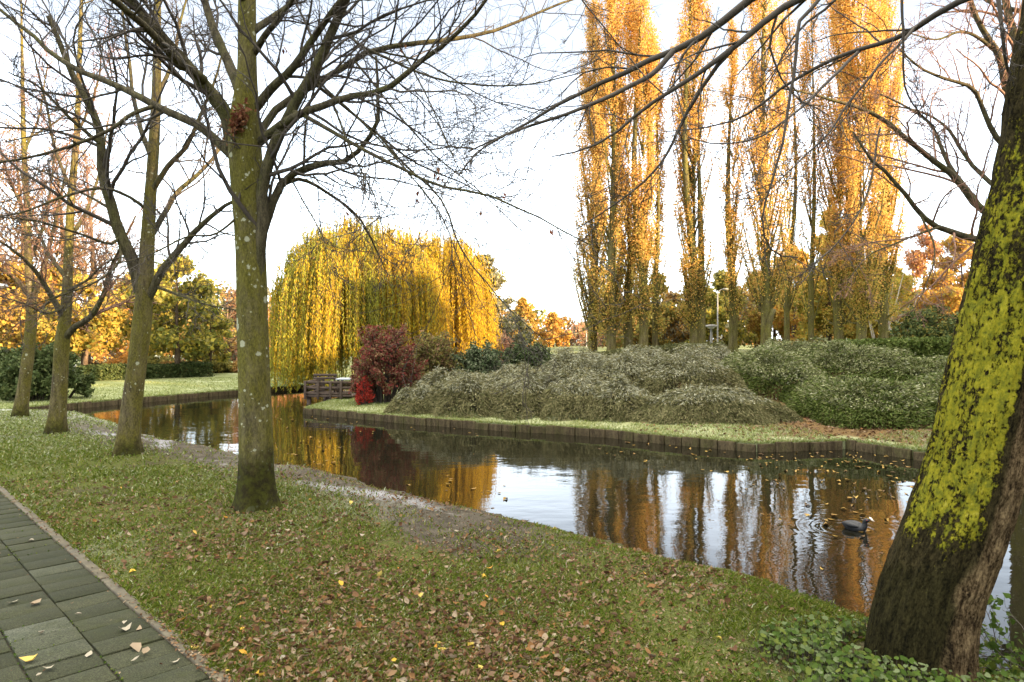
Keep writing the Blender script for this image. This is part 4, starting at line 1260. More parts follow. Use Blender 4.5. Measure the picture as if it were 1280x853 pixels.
# Lombardy poplars in a line behind the bank
POP = [  # px, depth, height, radius, crown_lo, leaves, label
    (741, 36.5, 19.6, 1.05, 2.0, 9500, 'first Lombardy poplar of the left clump, leafy almost to its base'),
    (764, 35.0, 23.5, 1.05, 2.4, 10000, 'tall Lombardy poplar second in the left clump, trunk lit orange at its foot'),
    (786, 36.0, 22.5, 0.95, 3.0, 8500, 'Lombardy poplar in the middle of the left clump, dark bare lower trunk'),
    (804, 34.6, 21.0, 0.85, 2.8, 7500, 'Lombardy poplar fourth in the left clump with a mossy straight trunk'),
    (819, 36.5, 17.0, 0.62, 2.0, 4200, 'slender short Lombardy poplar at the right end of the left clump'),
    (868, 36.0, 23.5, 1.22, 2.4, 9500, 'stout twin-stemmed Lombardy poplar standing alone left of the lamp posts'),
    (916, 37.5, 18.6, 0.82, 3.0, 4600, 'thin sparse Lombardy poplar just right of the tall lamp post'),
    (957, 34.5, 24.5, 1.28, 3.2, 10500, 'Lombardy poplar with a pale torn limb stub low on its trunk'),
    (984, 38.5, 22.0, 0.80, 3.5, 4300, 'thin Lombardy poplar close behind the one with the torn stub'),
    (1014, 37.0, 20.5, 0.78, 2.6, 3600, 'thin pale Lombardy poplar with sky showing through, left of the broadest one'),
    (1049, 36.0, 23.5, 1.15, 2.4, 10500, 'Lombardy poplar on the left side of the broad golden clump'),
    (1076, 34.8, 25.5, 1.35, 2.6, 14500, 'broadest and brightest Lombardy poplar, golden from top to foot'),
    (1104, 36.5, 24.0, 1.15, 3.0, 10500, 'Lombardy poplar on the right side of the broad golden clump'),
]
for k, (px, d, h, rx, lo, nl, lab) in enumerate(POP):
    b = at(px, 0, d, zi)
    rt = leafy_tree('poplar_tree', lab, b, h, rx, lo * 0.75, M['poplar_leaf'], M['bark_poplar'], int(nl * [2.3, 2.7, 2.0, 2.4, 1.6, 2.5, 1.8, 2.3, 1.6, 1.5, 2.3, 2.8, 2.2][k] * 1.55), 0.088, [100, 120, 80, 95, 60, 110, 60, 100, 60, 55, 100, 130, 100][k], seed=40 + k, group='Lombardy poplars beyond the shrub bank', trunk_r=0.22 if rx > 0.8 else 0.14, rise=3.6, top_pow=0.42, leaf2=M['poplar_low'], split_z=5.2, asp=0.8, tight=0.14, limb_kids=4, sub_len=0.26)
    if px == 957:                       # the torn stub
        s = Mesh()
        z = b[2]
        tubes(s, smooth_line([(b[0], d - 0.2, z + 0.2), (b[0] - 0.02, d - 0.34, z + 1.0), (b[0] + 0.06, d - 0.42, z + 1.7), (b[0] + 0.24, d - 0.46, z + 2.3)], 10), np.linspace(0.19, 0.12, 10), 10)
        s.build('torn_limb', M['bark_poplar'], rt, smooth=True)
    if px == 868:
        s = Mesh()
        trunk_mesh(s, [(b[0] + 0.32, d - 0.1, b[2] - 0.1), (b[0] + 0.34, d - 0.1, b[2] + 4), (b[0] + 0.2, d, b[2] + 12)], [0.24, 0.19, 0.05], 14, 0.2, 0.08, 0, 3, 24)
        s.build('trunk', M['bark_poplar'], rt, smooth=True)

# weeping willows
def willow(label, px, d, rx, ry, z_top, base, seed, n_bund, z_end, green, trunk_px=None):
    rng = np.random.default_rng(seed)
    x = (px - CX) / F * d
    tx = ((trunk_px or px) - CX) / F * d
    root = thing('weeping_willow', label, 'tree', (tx, d, base), 'weeping willows by the jetty')
    tk = Mesh()
    trunk_mesh(tk, [(tx, d, base - 0.2), (tx + 0.05, d, base + 1.2), (tx * 0.6 + x * 0.4, d + 0.1, base + (z_top - base) * 0.45), (x, d, z_top - 1.0)], [0.34, 0.28, 0.2, 0.05], 16, 0.25, 0.1, 0, seed, 28)
    tk.build('trunk', M['bark_brown'], root, smooth=True)
    cr = Mesh()
    n = n_bund
    rho = np.sqrt(rng.random(n)) ** 0.8
    th = rng.random(n) * 2 * np.pi
    lump = 1 + 0.13 * np.sin(th * 3 + seed) + 0.10 * np.sin(th * 5 + 2 * seed)
    bx_, by_ = x + rx * rho * np.cos(th) * lump, d + ry * rho * np.sin(th) * lump
    zt = base + (z_top - base) * (0.46 + 0.54 * np.sqrt(np.maximum(1 - rho ** 2 * 0.96, 0.02))) * rng.uniform(0.86, 1.03, n)
    # boughs from the trunk out to each bundle
    nb = min(n, 70)
    o0 = np.array((tx * 0.4 + x * 0.6, d, base + (z_top - base) * 0.5))
    u = np.linspace(0, 1, 9)[None, :, None]
    endp = np.stack((bx_[:nb], by_[:nb], zt[:nb]), 1)
    midp = (o0 + endp) / 2 + np.array((0, 0, 0.7))
    tubes(cr, (1 - u) ** 2 * o0 + 2 * u * (1 - u) * midp[:, None] + u ** 2 * endp[:, None], np.linspace(0.07, 0.012, 9)[None].repeat(nb, 0), 5, 0)
    per = 8
    N = n * per
    b = np.repeat(np.arange(n), per)
    ux_left = (bx_[b] < x - 0.45 * rx)
    sx = bx_[b] + rng.normal(size=N) * 0.17
    sy = by_[b] + rng.normal(size=N) * 0.13
    sz = zt[b] + rng.normal(size=N) * 0.12
    ze = np.array([z_end(a) for a in bx_])[b] if callable(z_end) else np.full(N, z_end)
    ln = (sz - ze) * rng.uniform(0.25, 1.0, N) ** 0.40 * (0.82 + 0.20 * rng.random(n))[b]
    ln = np.where(ux_left, np.maximum(ln, (sz - ze) * rng.uniform(0.55, 1.0, N)), ln)
    ln = np.clip(ln, 0.5, 6.6)
    k = 9
    uu = np.linspace(0, 1, k)[None]
    out = np.stack((np.cos(th[b]), np.sin(th[b])), 1) * (0.10 + 0.30 * rng.random(N))[:, None] * rho[b][:, None]
    S = np.zeros((N, k, 3))
    S[..., 0] = sx[:, None] + out[:, :1] * np.sqrt(uu) + rng.normal(size=(N, 1)) * 0.12 * uu ** 2
    S[..., 1] = sy[:, None] + out[:, 1:] * np.sqrt(uu) + rng.normal(size=(N, 1)) * 0.12 * uu ** 2
    S[..., 2] = sz[:, None] + 0.10 * np.sin(np.minimum(uu * 6, np.pi)) - ln[:, None] * uu
    S[..., 2] = np.maximum(S[..., 2], WATER_Z + 0.03)
    tubes(cr, S, np.linspace(0.006, 0.003, k)[None].repeat(N, 0), 3, 0)
    per_m = 26
    cnt = (ln * per_m).astype(int)
    si = np.repeat(np.arange(N), cnt)
    f = rng.random(len(si)) * (k - 1.001)
    i = f.astype(int)
    fr = (f - i)[:, None]
    c = S[si, i] * (1 - fr) + S[si, i + 1] * fr + rng.normal(size=(len(si), 3)) * 0.022
    al = np.stack((rng.normal(size=len(si)) * 0.35, rng.normal(size=len(si)) * 0.35, -np.ones(len(si))), 1)
    isg = np.array([green(a) for a in bx_])[b][si] > rng.random(n)[b][si] * 0.7 + rng.random(len(si)) * 0.3
    leaf_quads(cr, c[~isg], 0.11, 0.24, 1, along=al[~isg], spread=0.35, rng=rng)
    leaf_quads(cr, c[isg], 0.11, 0.24, 2, along=al[isg], spread=0.35, rng=rng)
    cr.build('crown', [M['bark_brown'], M['willow_leaf'], M['willow_green']], root)
    return root

xl = lambda px, d: (px - CX) / F * d
willow('tall weeping willow trailing into the water beside the jetty, left of its brighter neighbour', 447, 26.5, 2.95, 2.6, 6.35, -0.1, 21, 350, lambda x: -0.3 if x < xl(440, 26.5) else 0.3, lambda x: 0.60 if x < xl(490, 26.5) else 0.40, 462)
willow('sunlit golden weeping willow behind the red and brown shrubs', 548, 29.0, 2.25, 2.4, 6.15, 0.35, 22, 250, lambda x: 0.6, lambda x: 0.12, 572)

# ------------------------------------------------------------------ shrubs
def mound_shrub(label, x, y, z, rx, ry, h, mats, probs, n, seed, group, name='low_shrub', size=0.13, asp=0.24, droop=0.55, stems=70, flat=2.2, top_mat=None):
    """a low spreading dome of arching sprays"""
    rng = np.random.default_rng(seed)
    root = thing(name, label, 'shrub', (x, y, z))
    root['group'] = group
    th = rng.random(n) * 2 * np.pi
    rho = np.sqrt(rng.random(n))
    lump = 1 + 0.10 * np.sin(th * 3 + seed) + 0.07 * np.sin(th * 7 + seed * 3)
    # clump the sprays
    nc = max(30, n // 420)
    cth, crh = rng.random(nc) * 2 * np.pi, np.sqrt(rng.random(nc)) * 0.97
    pick = rng.integers(0, nc, n)
    cl = rng.random(n) < 0.72
    ux = np.where(cl, crh[pick] * np.cos(cth[pick]) + rng.normal(size=n) * 0.055, rho * np.cos(th))
    uy = np.where(cl, crh[pick] * np.sin(cth[pick]) + rng.normal(size=n) * 0.055, rho * np.sin(th))
    rr_ = np.hypot(ux, uy)
    sc = np.where(rr_ > 1, 1 / rr_, 1)
    ux, uy, rr_ = ux * sc, uy * sc, np.minimum(rr_, 1)
    tta = np.arctan2(uy, ux)
    lump = 1 + 0.10 * np.sin(tta * 3 + seed) + 0.07 * np.sin(tta * 7 + seed * 3)
    dome = (1 - rr_ ** flat) ** (0.62 if flat > 2.5 else 0.86)
    bumpy = 0.13 * noise3(np.stack((ux * 3.3 + seed, uy * 3.3, 0 * ux), 1)) + 0.10 * rng.normal(size=nc)[pick] * cl * 1.3
    hh = h * dome * (1 + bumpy) * (1 - 0.42 * rng.random(n) ** 2.2) * (1 + 0.16 * rng.random(n) * (rng.random(n) < 0.10))
    cxy = np.stack((x + rx * ux * lump, y + ry * uy * lump), 1)
    c = np.c_[cxy, island_z(cxy) - 0.04 + np.maximum(hh, 0.02)]
    outw = np.stack((np.cos(tta), np.sin(tta), -droop + 0 * tta), 1) + np.stack((rng.normal(size=n) * 0.45, rng.normal(size=n) * 0.45, rng.normal(size=n) * 0.35), 1)
    outw[:, 2] += 0.75 * (1 - rr_)
    m = Mesh()
    which = rng.choice(len(mats) - 1, n, p=probs)
    fi = mats.index(M['coto_frost'] if M['coto_frost'] in mats else M['juniper_frost']) - 1
    rel = hh / np.maximum(h * dome, 0.05) * sstep(0.25, 0.8, dome)        # frost lies on the tops
    low = (which == fi) & (rel < 0.55 + 0.25 * rng.random(n))
    which[low] = 0
    top = (rel > 0.82) & (rng.random(n) < probs[fi] * 0.9)
    which[top] = fi
    for k in range(len(mats) - 1):
        s = which == k
        leaf_quads(m, c[s], size, asp, k + 1, along=outw[s], spread=0.35, rng=rng)
    ns = stems
    a = rng.random(ns) * 2 * np.pi
    rh = np.sqrt(rng.random(ns)) * 0.95
    e = np.stack((x + rx * rh * np.cos(a), y + ry * rh * np.sin(a), z + h * (1 - rh ** flat) ** (0.62 if flat > 2.5 else 0.86) * rng.uniform(0.85, 1.20, ns)), 1)
    e[:, 2] += island_z(e[:, :2]) - 0.04 - z
    s0 = np.stack((x + rx * 0.35 * rh * np.cos(a), y + ry * 0.35 * rh * np.sin(a), np.full(ns, z - 0.05)), 1)
    s0[:, 2] = island_z(s0[:, :2]) - 0.1
    u = np.linspace(0, 1, 7)[None, :, None]
    md = (s0 + e) / 2 + np.array((0, 0, h * 0.45))
    tubes(m, (1 - u) ** 2 * s0[:, None] + 2 * u * (1 - u) * md[:, None] + u ** 2 * e[:, None], np.linspace(0.012, 0.003, 7)[None].repeat(ns, 0), 3, 0)
    m.build('foliage', mats, root)
    return root

HAY = [M['twig'], M['coto_leaf'], M['coto_green'], M['coto_frost']]
GRN = [M['twig'], M['juniper_leaf'], M['juniper_frost'], M['coto_green']]
SHR = [  # px, depth, y_top, half width px, ry, mats, probs, n, label
    (524, 17.3, 483, 40, 0.9, HAY, (0.5, 0.25, 0.25), 9000, 'small hay-coloured spreading shrub nearest the red bush'),
    (588, 16.9, 470, 62, 1.1, HAY, (0.52, 0.23, 0.25), 15000, 'arching hay-coloured shrub at the front, second from the red bush'),
    (655, 16.6, 466, 62, 1.2, HAY, (0.52, 0.2, 0.28), 15000, 'arching hay-coloured shrub at the front below the evergreen pair'),
    (722, 16.2, 468, 62, 1.2, HAY, (0.5, 0.2, 0.30), 15000, 'hay-coloured shrub at the front, straight below the left poplar clump'),
    (775, 15.6, 478, 52, 1.0, HAY, (0.45, 0.25, 0.30), 12000, 'low pale frosted shrub at the front with drooping sprays, left of the big round one'),
    (882, 15.2, 484, 102, 1.25, HAY, (0.42, 0.33, 0.25), 26000, 'big round olive-brown shrub at the water side of the bank'),
    (560, 18.9, 466, 54, 1.2, HAY, (0.5, 0.25, 0.25), 11000, 'hay-coloured shrub behind the small one, below the brown bush'),
    (632, 18.9, 459, 66, 1.3, HAY, (0.5, 0.2, 0.30), 13000, 'hay-coloured shrub in the second row, at the foot of the evergreen pair'),
    (712, 18.6, 450, 66, 1.4, HAY, (0.5, 0.2, 0.30), 14000, 'pale hay-coloured shrub in the second row, right of the evergreen pair'),
    (780, 18.2, 446, 62, 1.4, HAY, (0.48, 0.22, 0.30), 14000, 'hay-coloured shrub in the second row above the low frosted one'),
    (852, 18.0, 446, 80, 1.5, HAY, (0.42, 0.33, 0.25), 18000, 'olive-brown domed shrub behind the big round one'),
    (720, 21.5, 439, 62, 1.6, HAY, (0.48, 0.17, 0.35), 11000, 'frosted hay-coloured shrub high on the bank below the left end of the hedge'),
    (795, 21.5, 437, 66, 1.6, HAY, (0.48, 0.17, 0.35), 12000, 'frosted hay-coloured shrub high on the bank below the middle of the hedge'),
    (872, 21.5, 435, 66, 1.6, HAY, (0.45, 0.25, 0.30), 12000, 'hay-coloured shrub high on the bank below the right end of the hedge'),
    (962, 19.0, 437, 66, 2.5, GRN, (0.38, 0.42, 0.20), 26000, 'frosted green spreading juniper on the slope above the bare earth gap'),
    (1062, 20.2, 432, 80, 2.2, GRN, (0.42, 0.38, 0.20), 24000, 'frosted green juniper on the slope below the clipped right-hand hedge'),
    (1082, 15.3, 474, 92, 2.2, GRN, (0.60, 0.26, 0.14), 40000, 'dense dark green juniper by the water, nearest the leaning trunk'),
    (1150, 19.2, 446, 66, 1.9, GRN, (0.5, 0.32, 0.18), 17000, 'green juniper on the slope half hidden by the leaning trunk'),
    (990, 22.6, 422, 58, 1.5, GRN, (0.25, 0.57, 0.18), 11000, 'pale frosted juniper at the top of the bank in front of the poplars'),
    (1225, 15.6, 462, 90, 2.2, GRN, (0.6, 0.25, 0.15), 18000, 'green juniper behind the leaning trunk'),
]
for k, (px, d, yt, hw, ry, mats, pr, n, lab) in enumerate(SHR):
    x = xl(px, d)
    z = zi(x, d) - 0.04
    top = EYE - (yt - CY) / F * d
    jun = mats is GRN
    mound_shrub(lab, x, d, z, hw / F * d * 1.04, ry, max(top - z, 0.35) * (0.80 if jun else 1.0), mats, pr, int(n * (1.8 if jun else 2.1)), 300 + k, 'green junipers on the bank' if jun else 'hay-coloured shrubs on the bank', 'juniper_shrub' if jun else 'low_shrub', 0.082 if jun else 0.090, 0.36 if jun else 0.21, 0.15 if jun else 0.7, 70, 2.7 if jun else 1.9)

def hedge(label, pts, width, h, zf, leaf, n, size, seed, group=None, round_top=0.12, name='clipped_hedge'):
    rng = np.random.default_rng(seed)
    pts = np.asarray(pts, float)
    c0 = pts[0]
    root = thing(name, label, 'hedge', (c0[0], c0[1], zf(*c0)), group)
    seg = np.linalg.norm(np.diff(pts, axis=0), axis=1)
    cum = np.concatenate(([0], np.cumsum(seg)))
    s = rng.random(n) * cum[-1]
    i = np.clip(np.searchsorted(cum, s, side='right') - 1, 0, len(seg) - 1)
    d = np.diff(pts, axis=0)[i] / seg[i][:, None]
    base = pts[i] + d * (s - cum[i])[:, None]
    face = rng.random(n)
    a = np.where(face < 0.45, rng.uniform(-1, 1, n), np.where(rng.random(n) < 0.6, 1.0, -1.0))
    zz = np.where(face < 0.45, 1.0, rng.random(n))
    dep = 1 - 0.25 * rng.random(n) ** 2
    a, zz = a * dep, zz * np.where(face < 0.45, dep, 1)
    nn = np.stack((-d[:, 1], d[:, 0]), 1)
    q = base - nn * (a * width / 2)[:, None]
    zb = np.interp(s, np.linspace(0, cum[-1], 30), [zf(*(pts[min(np.searchsorted(cum, t, side='right') - 1, len(seg) - 1)] + (pts[min(np.searchsorted(cum, t, side='right') - 1, len(seg) - 1) + 1] - pts[min(np.searchsorted(cum, t, side='right') - 1, len(seg) - 1)]) * ((t - cum[min(np.searchsorted(cum, t, side='right') - 1, len(seg) - 1)]) / seg[min(np.searchsorted(cum, t, side='right') - 1, len(seg) - 1)]))) for t in np.linspace(0, cum[-1], 30)])
    wav = 1 + 0.07 * noise3(np.stack((s * 1.1, s * 0, s * 0 + seed), 1)) + 0.05 * noise3(np.stack((s * 4, a * 2, s * 0 + seed), 1))
    c = np.c_[q, zb + h * zz * wav * (1 - round_top * np.abs(a) ** 3)]
    c += rng.normal(size=c.shape) * 0.03
    m = Mesh()
    leaf_quads(m, c, size, 0.6, 0, rng=rng)
    ns = int(cum[-1] * 6)
    j = rng.integers(0, n, ns)
    e = c[j]
    s0 = np.c_[base[j], zb[j] - 0.05]
    u = np.linspace(0, 1, 4)[None, :, None]
    tubes(m, s0[:, None] * (1 - u) + e[:, None] * u, np.linspace(0.012, 0.005, 4)[None].repeat(ns, 0), 3, 1)
    m.build('foliage', [leaf, M['twig']], root)
    return root

hedge('long clipped hedge along the crest of the shrub bank in front of the left poplars', [(xl(690, 26), 26), (xl(790, 25.5), 25.5), (xl(905, 25), 25.0)], 1.0, 0.58, zi, M['coto_green'], 16000, 0.10, 31)
hedge('dark clipped hedge at the top right of the bank beside the leaning trunk', [(xl(1040, 22.5), 22.5), (xl(1120, 22.0), 22.0), (xl(1230, 21.5), 21.5)], 1.9, 0.72, zi, M['juniper_leaf'], 20000, 0.11, 32)
hedge('low dark clipped hedge along the back of the frosted lawn', [(xl(100, 28.5), 28.5), (xl(200, 31), 31), (xl(262, 32.5), 32.5)], 0.9, 0.62, zl, M['dark_leaf'], 12000, 0.11, 33)

def bush(label, px, d, y_top, hw, leaf, n, seed, zf, name='shrub', group=None, size=0.11, leaf2=None, p2=0.3, base_w=0.5, stems=90, asp=0.6, low=0.05, zb=None):
    """an upright bush: many stems from the ground, leaves over an uneven rounded crown"""
    rng = np.random.default_rng(seed)
    x = xl(px, d)
    z = zf(x, d) if zb is None else zb
    h = EYE - (y_top - CY) / F * d - z
    rx = hw / F * d
    root = thing(name, label, 'shrub', (x, d, z), group)
    m = Mesh()
    ns = stems
    a = rng.random(ns) * 2 * np.pi
    el = rng.random(ns) ** 0.7
    rh = np.sqrt(1 - (el * 0.98) ** 2.2) * rng.uniform(0.75, 1.06, ns)
    lump = 1 + 0.12 * np.sin(3 * a + seed) + 0.08 * np.sin(5 * a + seed * 1.7)
    e = np.stack((x + rx * rh * np.cos(a) * lump, d + rx * 0.85 * rh * np.sin(a) * lump, z + h * (low + (1 - low) * el) * rng.uniform(0.9, 1.06, ns)), 1)
    s0 = np.stack((x + rx * base_w * 0.6 * rh * np.cos(a), d + rx * base_w * 0.6 * rh * np.sin(a), np.full(ns, z - 0.05)), 1)
    u = np.linspace(0, 1, 8)[None, :, None]
    md = (s0 + e) / 2 + np.array((0, 0, 0.22 * h))
    A = (1 - u) ** 2 * s0[:, None] + 2 * u * (1 - u) * md[:, None] + u ** 2 * e[:, None]
    tubes(m, A, np.linspace(0.018, 0.004, 8)[None].repeat(ns, 0), 4, 0)
    Bq, RB = grow(A, np.linspace(0.018, 0.004, 8)[None].repeat(ns, 0), 5, 0.30, 40, 5, 0.2, 0.03, 0.35, 1.0, 0.003, 0.6, rng)
    tubes(m, Bq, RB, 3, 0)
    src = Bq[:, 1:].reshape(-1, 3)
    c = src[rng.integers(0, len(src), n)] + rng.normal(size=(n, 3)) * size * 0.55
    c[:, 2] = np.maximum(c[:, 2], z + 0.03)
    mats = [M['twig'], leaf]
    if leaf2 is not None:
        mats.append(leaf2)
        s = rng.random(n) < p2
        leaf_quads(m, c[~s], size, asp, 1, rng=rng)
        leaf_quads(m, c[s], size, asp, 2, rng=rng)
    else:
        leaf_quads(m, c, size, asp, 1, rng=rng)
    m.build('foliage', mats, root)
    return root

bush('large dark red autumn bush beside the jetty', 480, 19.2, 411, 44, M['red_leaf'], 20000, 51, zi, 'red_bush', None, 0.075, M['brown_leaf'], 0.33)
bush('small crimson bush glowing at the foot of the dark red one', 455, 18.55, 476, 9, M['crimson_leaf'], 2200, 52, zi, 'crimson_bush', None, 0.06)
bush('russet brown bush right behind the dark red one', 540, 21.5, 417, 42, M['brown_leaf'], 15000, 53, zi, 'brown_bush', None, 0.085, M['olive_leaf'], 0.4)
bush('bluish evergreen bush left of the darker evergreen', 600, 21.5, 432, 42, M['holly_leaf'], 12000, 54, zi, 'evergreen_bush', 'evergreen bushes in the middle of the bank', 0.085, None, 0, 0.8)
bush('darker evergreen bush beside the left end of the long clipped hedge', 662, 21.8, 430, 40, M['dark_leaf'], 12000, 55, zi, 'evergreen_bush', 'evergreen bushes in the middle of the bank', 0.085, M['holly_leaf'], 0.4, 0.8)
bush('round dark bush at the top of the bank beside the leaning trunk', 1165, 27.0, 388, 48, M['dark_leaf'], 11000, 56, zi, 'evergreen_bush', None, 0.12, M['olive_leaf'], 0.3, 0.8)
bush('tall dark evergreen bush behind the last bare trees', 52, 21.0, 436, 52, M['dark_leaf'], 26000, 57, zl, 'evergreen_hedge', 'dark evergreens at the far end of the lawn', 0.11, None, 0, 0.95, 120)
bush('dark evergreen bush at the left edge of the picture', -35, 21.5, 432, 62, M['dark_leaf'], 22000, 58, zl, 'evergreen_hedge', 'dark evergreens at the far end of the lawn', 0.11, None, 0, 0.95, 120)
for k, (px, d, yt, hw, lf, lab) in enumerate([
    (232, 35, 452, 26, 'brown_leaf', 'brownish bush at the lawn edge under the yellow-green tree'),
    (268, 36, 448, 24, 'olive_leaf', 'olive bush at the back of the lawn, left of the lichen-spotted trunk'),
    (300, 36.5, 455, 18, 'rust_leaf', 'small rusty bush at the back of the lawn beside the lichen-spotted trunk'),
    (345, 38, 455, 24, 'rust_leaf', 'orange-brown bush at the back of the lawn between trunk and willow'),
    (320, 37.5, 448, 20, 'olive_leaf', 'green bush at the back of the lawn behind the lichen-spotted trunk'),
    (195, 34.5, 448, 26, 'olive_leaf', 'dull green bush behind the low clipped hedge'),
    (214, 34.0, 456, 20, 'rust_leaf', 'low rusty bush behind the right end of the low clipped hedge'),
    (150, 34, 452, 22, 'orange_leaf', 'orange bush behind the low clipped hedge'),
    (118, 34, 456, 18, 'brown_leaf', 'brown bush behind the left end of the low clipped hedge'),
    (385, 40, 450, 22, 'orange_leaf', 'orange bush half hidden by the left edge of the tall willow')]):
    bush(lab, px, d, yt, hw, M[lf], 3200, 60 + k, zl, 'autumn_bush', 'autumn bushes at the back of the lawn', 0.15)
for k, (px, d, yt, hw, lf, lab) in enumerate([
    (592, 38, 418, 20, 'orange_leaf', 'orange bush in the sun just above the bluish evergreen'),
    (628, 40, 420, 18, 'pink_leaf', 'pinkish bush in the sun above the darker evergreen')]):
    bush(lab, px, d, yt, hw, M[lf], 2600, 80 + k, zi, 'autumn_bush', 'autumn bushes beyond the bank', 0.16)

# ------------------------------------------------------------------ background trees
def bg(name, lab, px, d, y_top, hw, leaf, n, size, seed, zf=None, lo=0.3, group=None, leaf2=None, bark='bark_brown', n_limbs=30, rise=0.5, tight=None, zb=None, top_pow=0.5, stems=1, trunk_r=None, lean=(0, 0), droop=0.0):
    x = xl(px, d)
    z = zb if zb is not None else (zf(x, d) if zf else 0.0)
    h = EYE - (y_top - CY) / F * d - z
    rx = hw / F * d
    return leafy_tree(name, lab, (x, d, z), h, rx, lo * h, M[leaf], M[bark], n, size, n_limbs, seed=seed, group=group, trunk_r=trunk_r, rise=rise, top_pow=top_pow, leaf2=M[leaf2] if leaf2 else None, tight=tight or rx * 0.10, lean=lean, stems=stems, droop=droop)

GL, GR, GD = 'autumn trees behind the lawn', 'autumn trees behind the poplars', 'far trees beyond the park'
bg('autumn_tree', 'yellow-green layered tree between the forked bare tree and the lichen-spotted one', 222, 31.5, 322, 52, 'yellow_leaf', 9000, 0.21, 101, zl, 0.22, GL, 'olive_leaf', n_limbs=34, rise=0.25)
bg('autumn_tree', 'small yellow tree with a straight trunk on the lawn, left of the forked bare tree', 107, 29.5, 352, 46, 'gold_leaf', 8000, 0.19, 102, zl, 0.32, GL, 'yellow_leaf', rise=0.3)
bg('autumn_tree', 'thin yellow-green tree right of the layered one, leaves loose', 262, 34, 385, 30, 'yellow_leaf', 4200, 0.2, 103, zl, 0.25, GL, 'olive_leaf', rise=0.3)
bg('bare_shade_tree', 'dark bare spreading tree just left of the lichen-spotted trunk, far behind', 286, 39, 352, 44, 'rust_leaf', 500, 0.16, 104, zl, 0.30, GL, n_limbs=40, rise=0.9)
bg('autumn_tree', 'brownish golden tree behind the furthest bare tree', 20, 30, 322, 60, 'gold_leaf', 10000, 0.18, 105, zl, 0.20, GL, 'rust_leaf')
bg('autumn_tree', 'golden tree behind the slim third bare tree', 78, 34, 335, 46, 'yellow_leaf', 9000, 0.18, 106, zl, 0.18, GL, 'orange_leaf')
bg('autumn_tree', 'golden-green tree behind the forked mossy trunk', 165, 36, 345, 48, 'yellow_leaf', 8000, 0.21, 107, zl, 0.18, GL, 'gold_leaf')
for k, (px, d, yt, hw, lab) in enumerate([(18, 33, 150, 52, 'tall bare tree with sunlit orange twigs at the left edge'), (70, 36, 175, 46, 'tall bare tree with orange twigs behind the slim third bare tree'), (108, 34, 190, 40, 'tall bare tree with pale orange stem left of the forked tree'), (-40, 30, 140, 60, 'tall orange-twigged bare tree just outside the left edge')]):
    bg('sunlit_bare_tree', lab, px, d, yt, hw, 'rust_leaf', 6500, 0.075, 110 + k, zl, 0.25, 'tall sunlit bare trees behind the lawn', n_limbs=100, rise=1.1, bark='twig_red' if False else 'bark_brown')
bg('autumn_tree', 'pinkish orange tree seen between the lichen-spotted trunk and the willow', 352, 46, 372, 44, 'pink_leaf', 7000, 0.24, 121, None, 0.1, GL, 'orange_leaf', zb=-0.1)
bg('autumn_tree', 'pale pink tree behind the dark bare spreading tree', 300, 50, 368, 46, 'pink_leaf', 6500, 0.25, 122, None, 0.1, GL, 'grey_leaf', zb=-0.1)
bg('autumn_tree', 'warm brown tree behind the layered yellow-green one', 240, 48, 380, 48, 'rust_leaf', 6000, 0.25, 123, None, 0.1, GL, 'olive_leaf', zb=-0.1)
bg('autumn_tree', 'orange tree behind the low clipped hedge, left of the forked trunk', 140, 46, 372, 52, 'orange_leaf', 7000, 0.25, 124, None, 0.1, GL, 'rust_leaf', zb=-0.1)
bg('autumn_tree', 'pinkish tree low behind the left edge of the tall willow', 402, 52, 380, 36, 'orange_leaf', 5000, 0.26, 125, None, 0.08, GL, 'pink_leaf', zb=-0.1)
bg('autumn_tree', 'dull olive tree deep behind the row at the left', 60, 50, 370, 70, 'olive_leaf', 8000, 0.26, 126, None, 0.05, GL, 'rust_leaf', zb=-0.1)
# between willow and poplars
bg('grey_tree', 'tall grey-green hazy tree just right of the golden willow', 606, 56, 322, 32, 'grey_leaf', 8000, 0.26, 131, None, 0.1, GD, 'olive_leaf', zb=0.3)
bg('grey_tree', 'grey-green tree below the small golden crown', 640, 62, 392, 26, 'grey_leaf', 5000, 0.28, 132, None, 0.05, GD, 'olive_leaf', zb=0.3)
bg('autumn_tree', 'small golden-orange crown above the grey-green tree', 654, 78, 374, 19, 'gold_leaf', 5000, 0.32, 133, None, 0.15, GD, 'orange_leaf', zb=0.3)
bg('autumn_tree', 'round bright orange tree alone in the gap left of the poplars', 690, 84, 394, 23, 'orange_leaf', 7000, 0.32, 134, None, 0.05, GD, 'gold_leaf', zb=0.3, top_pow=0.6)
bg('autumn_tree', 'far pinkish tree at the foot of the left poplar clump', 724, 100, 402, 20, 'pink_leaf', 5000, 0.36, 135, None, 0.04, GD, 'grey_leaf', zb=0.3)
bg('autumn_tree', 'far pinkish brown tree behind the left poplar clump', 752, 90, 396, 26, 'pink_leaf', 4000, 0.34, 136, None, 0.04, GD, 'rust_leaf', zb=0.5)
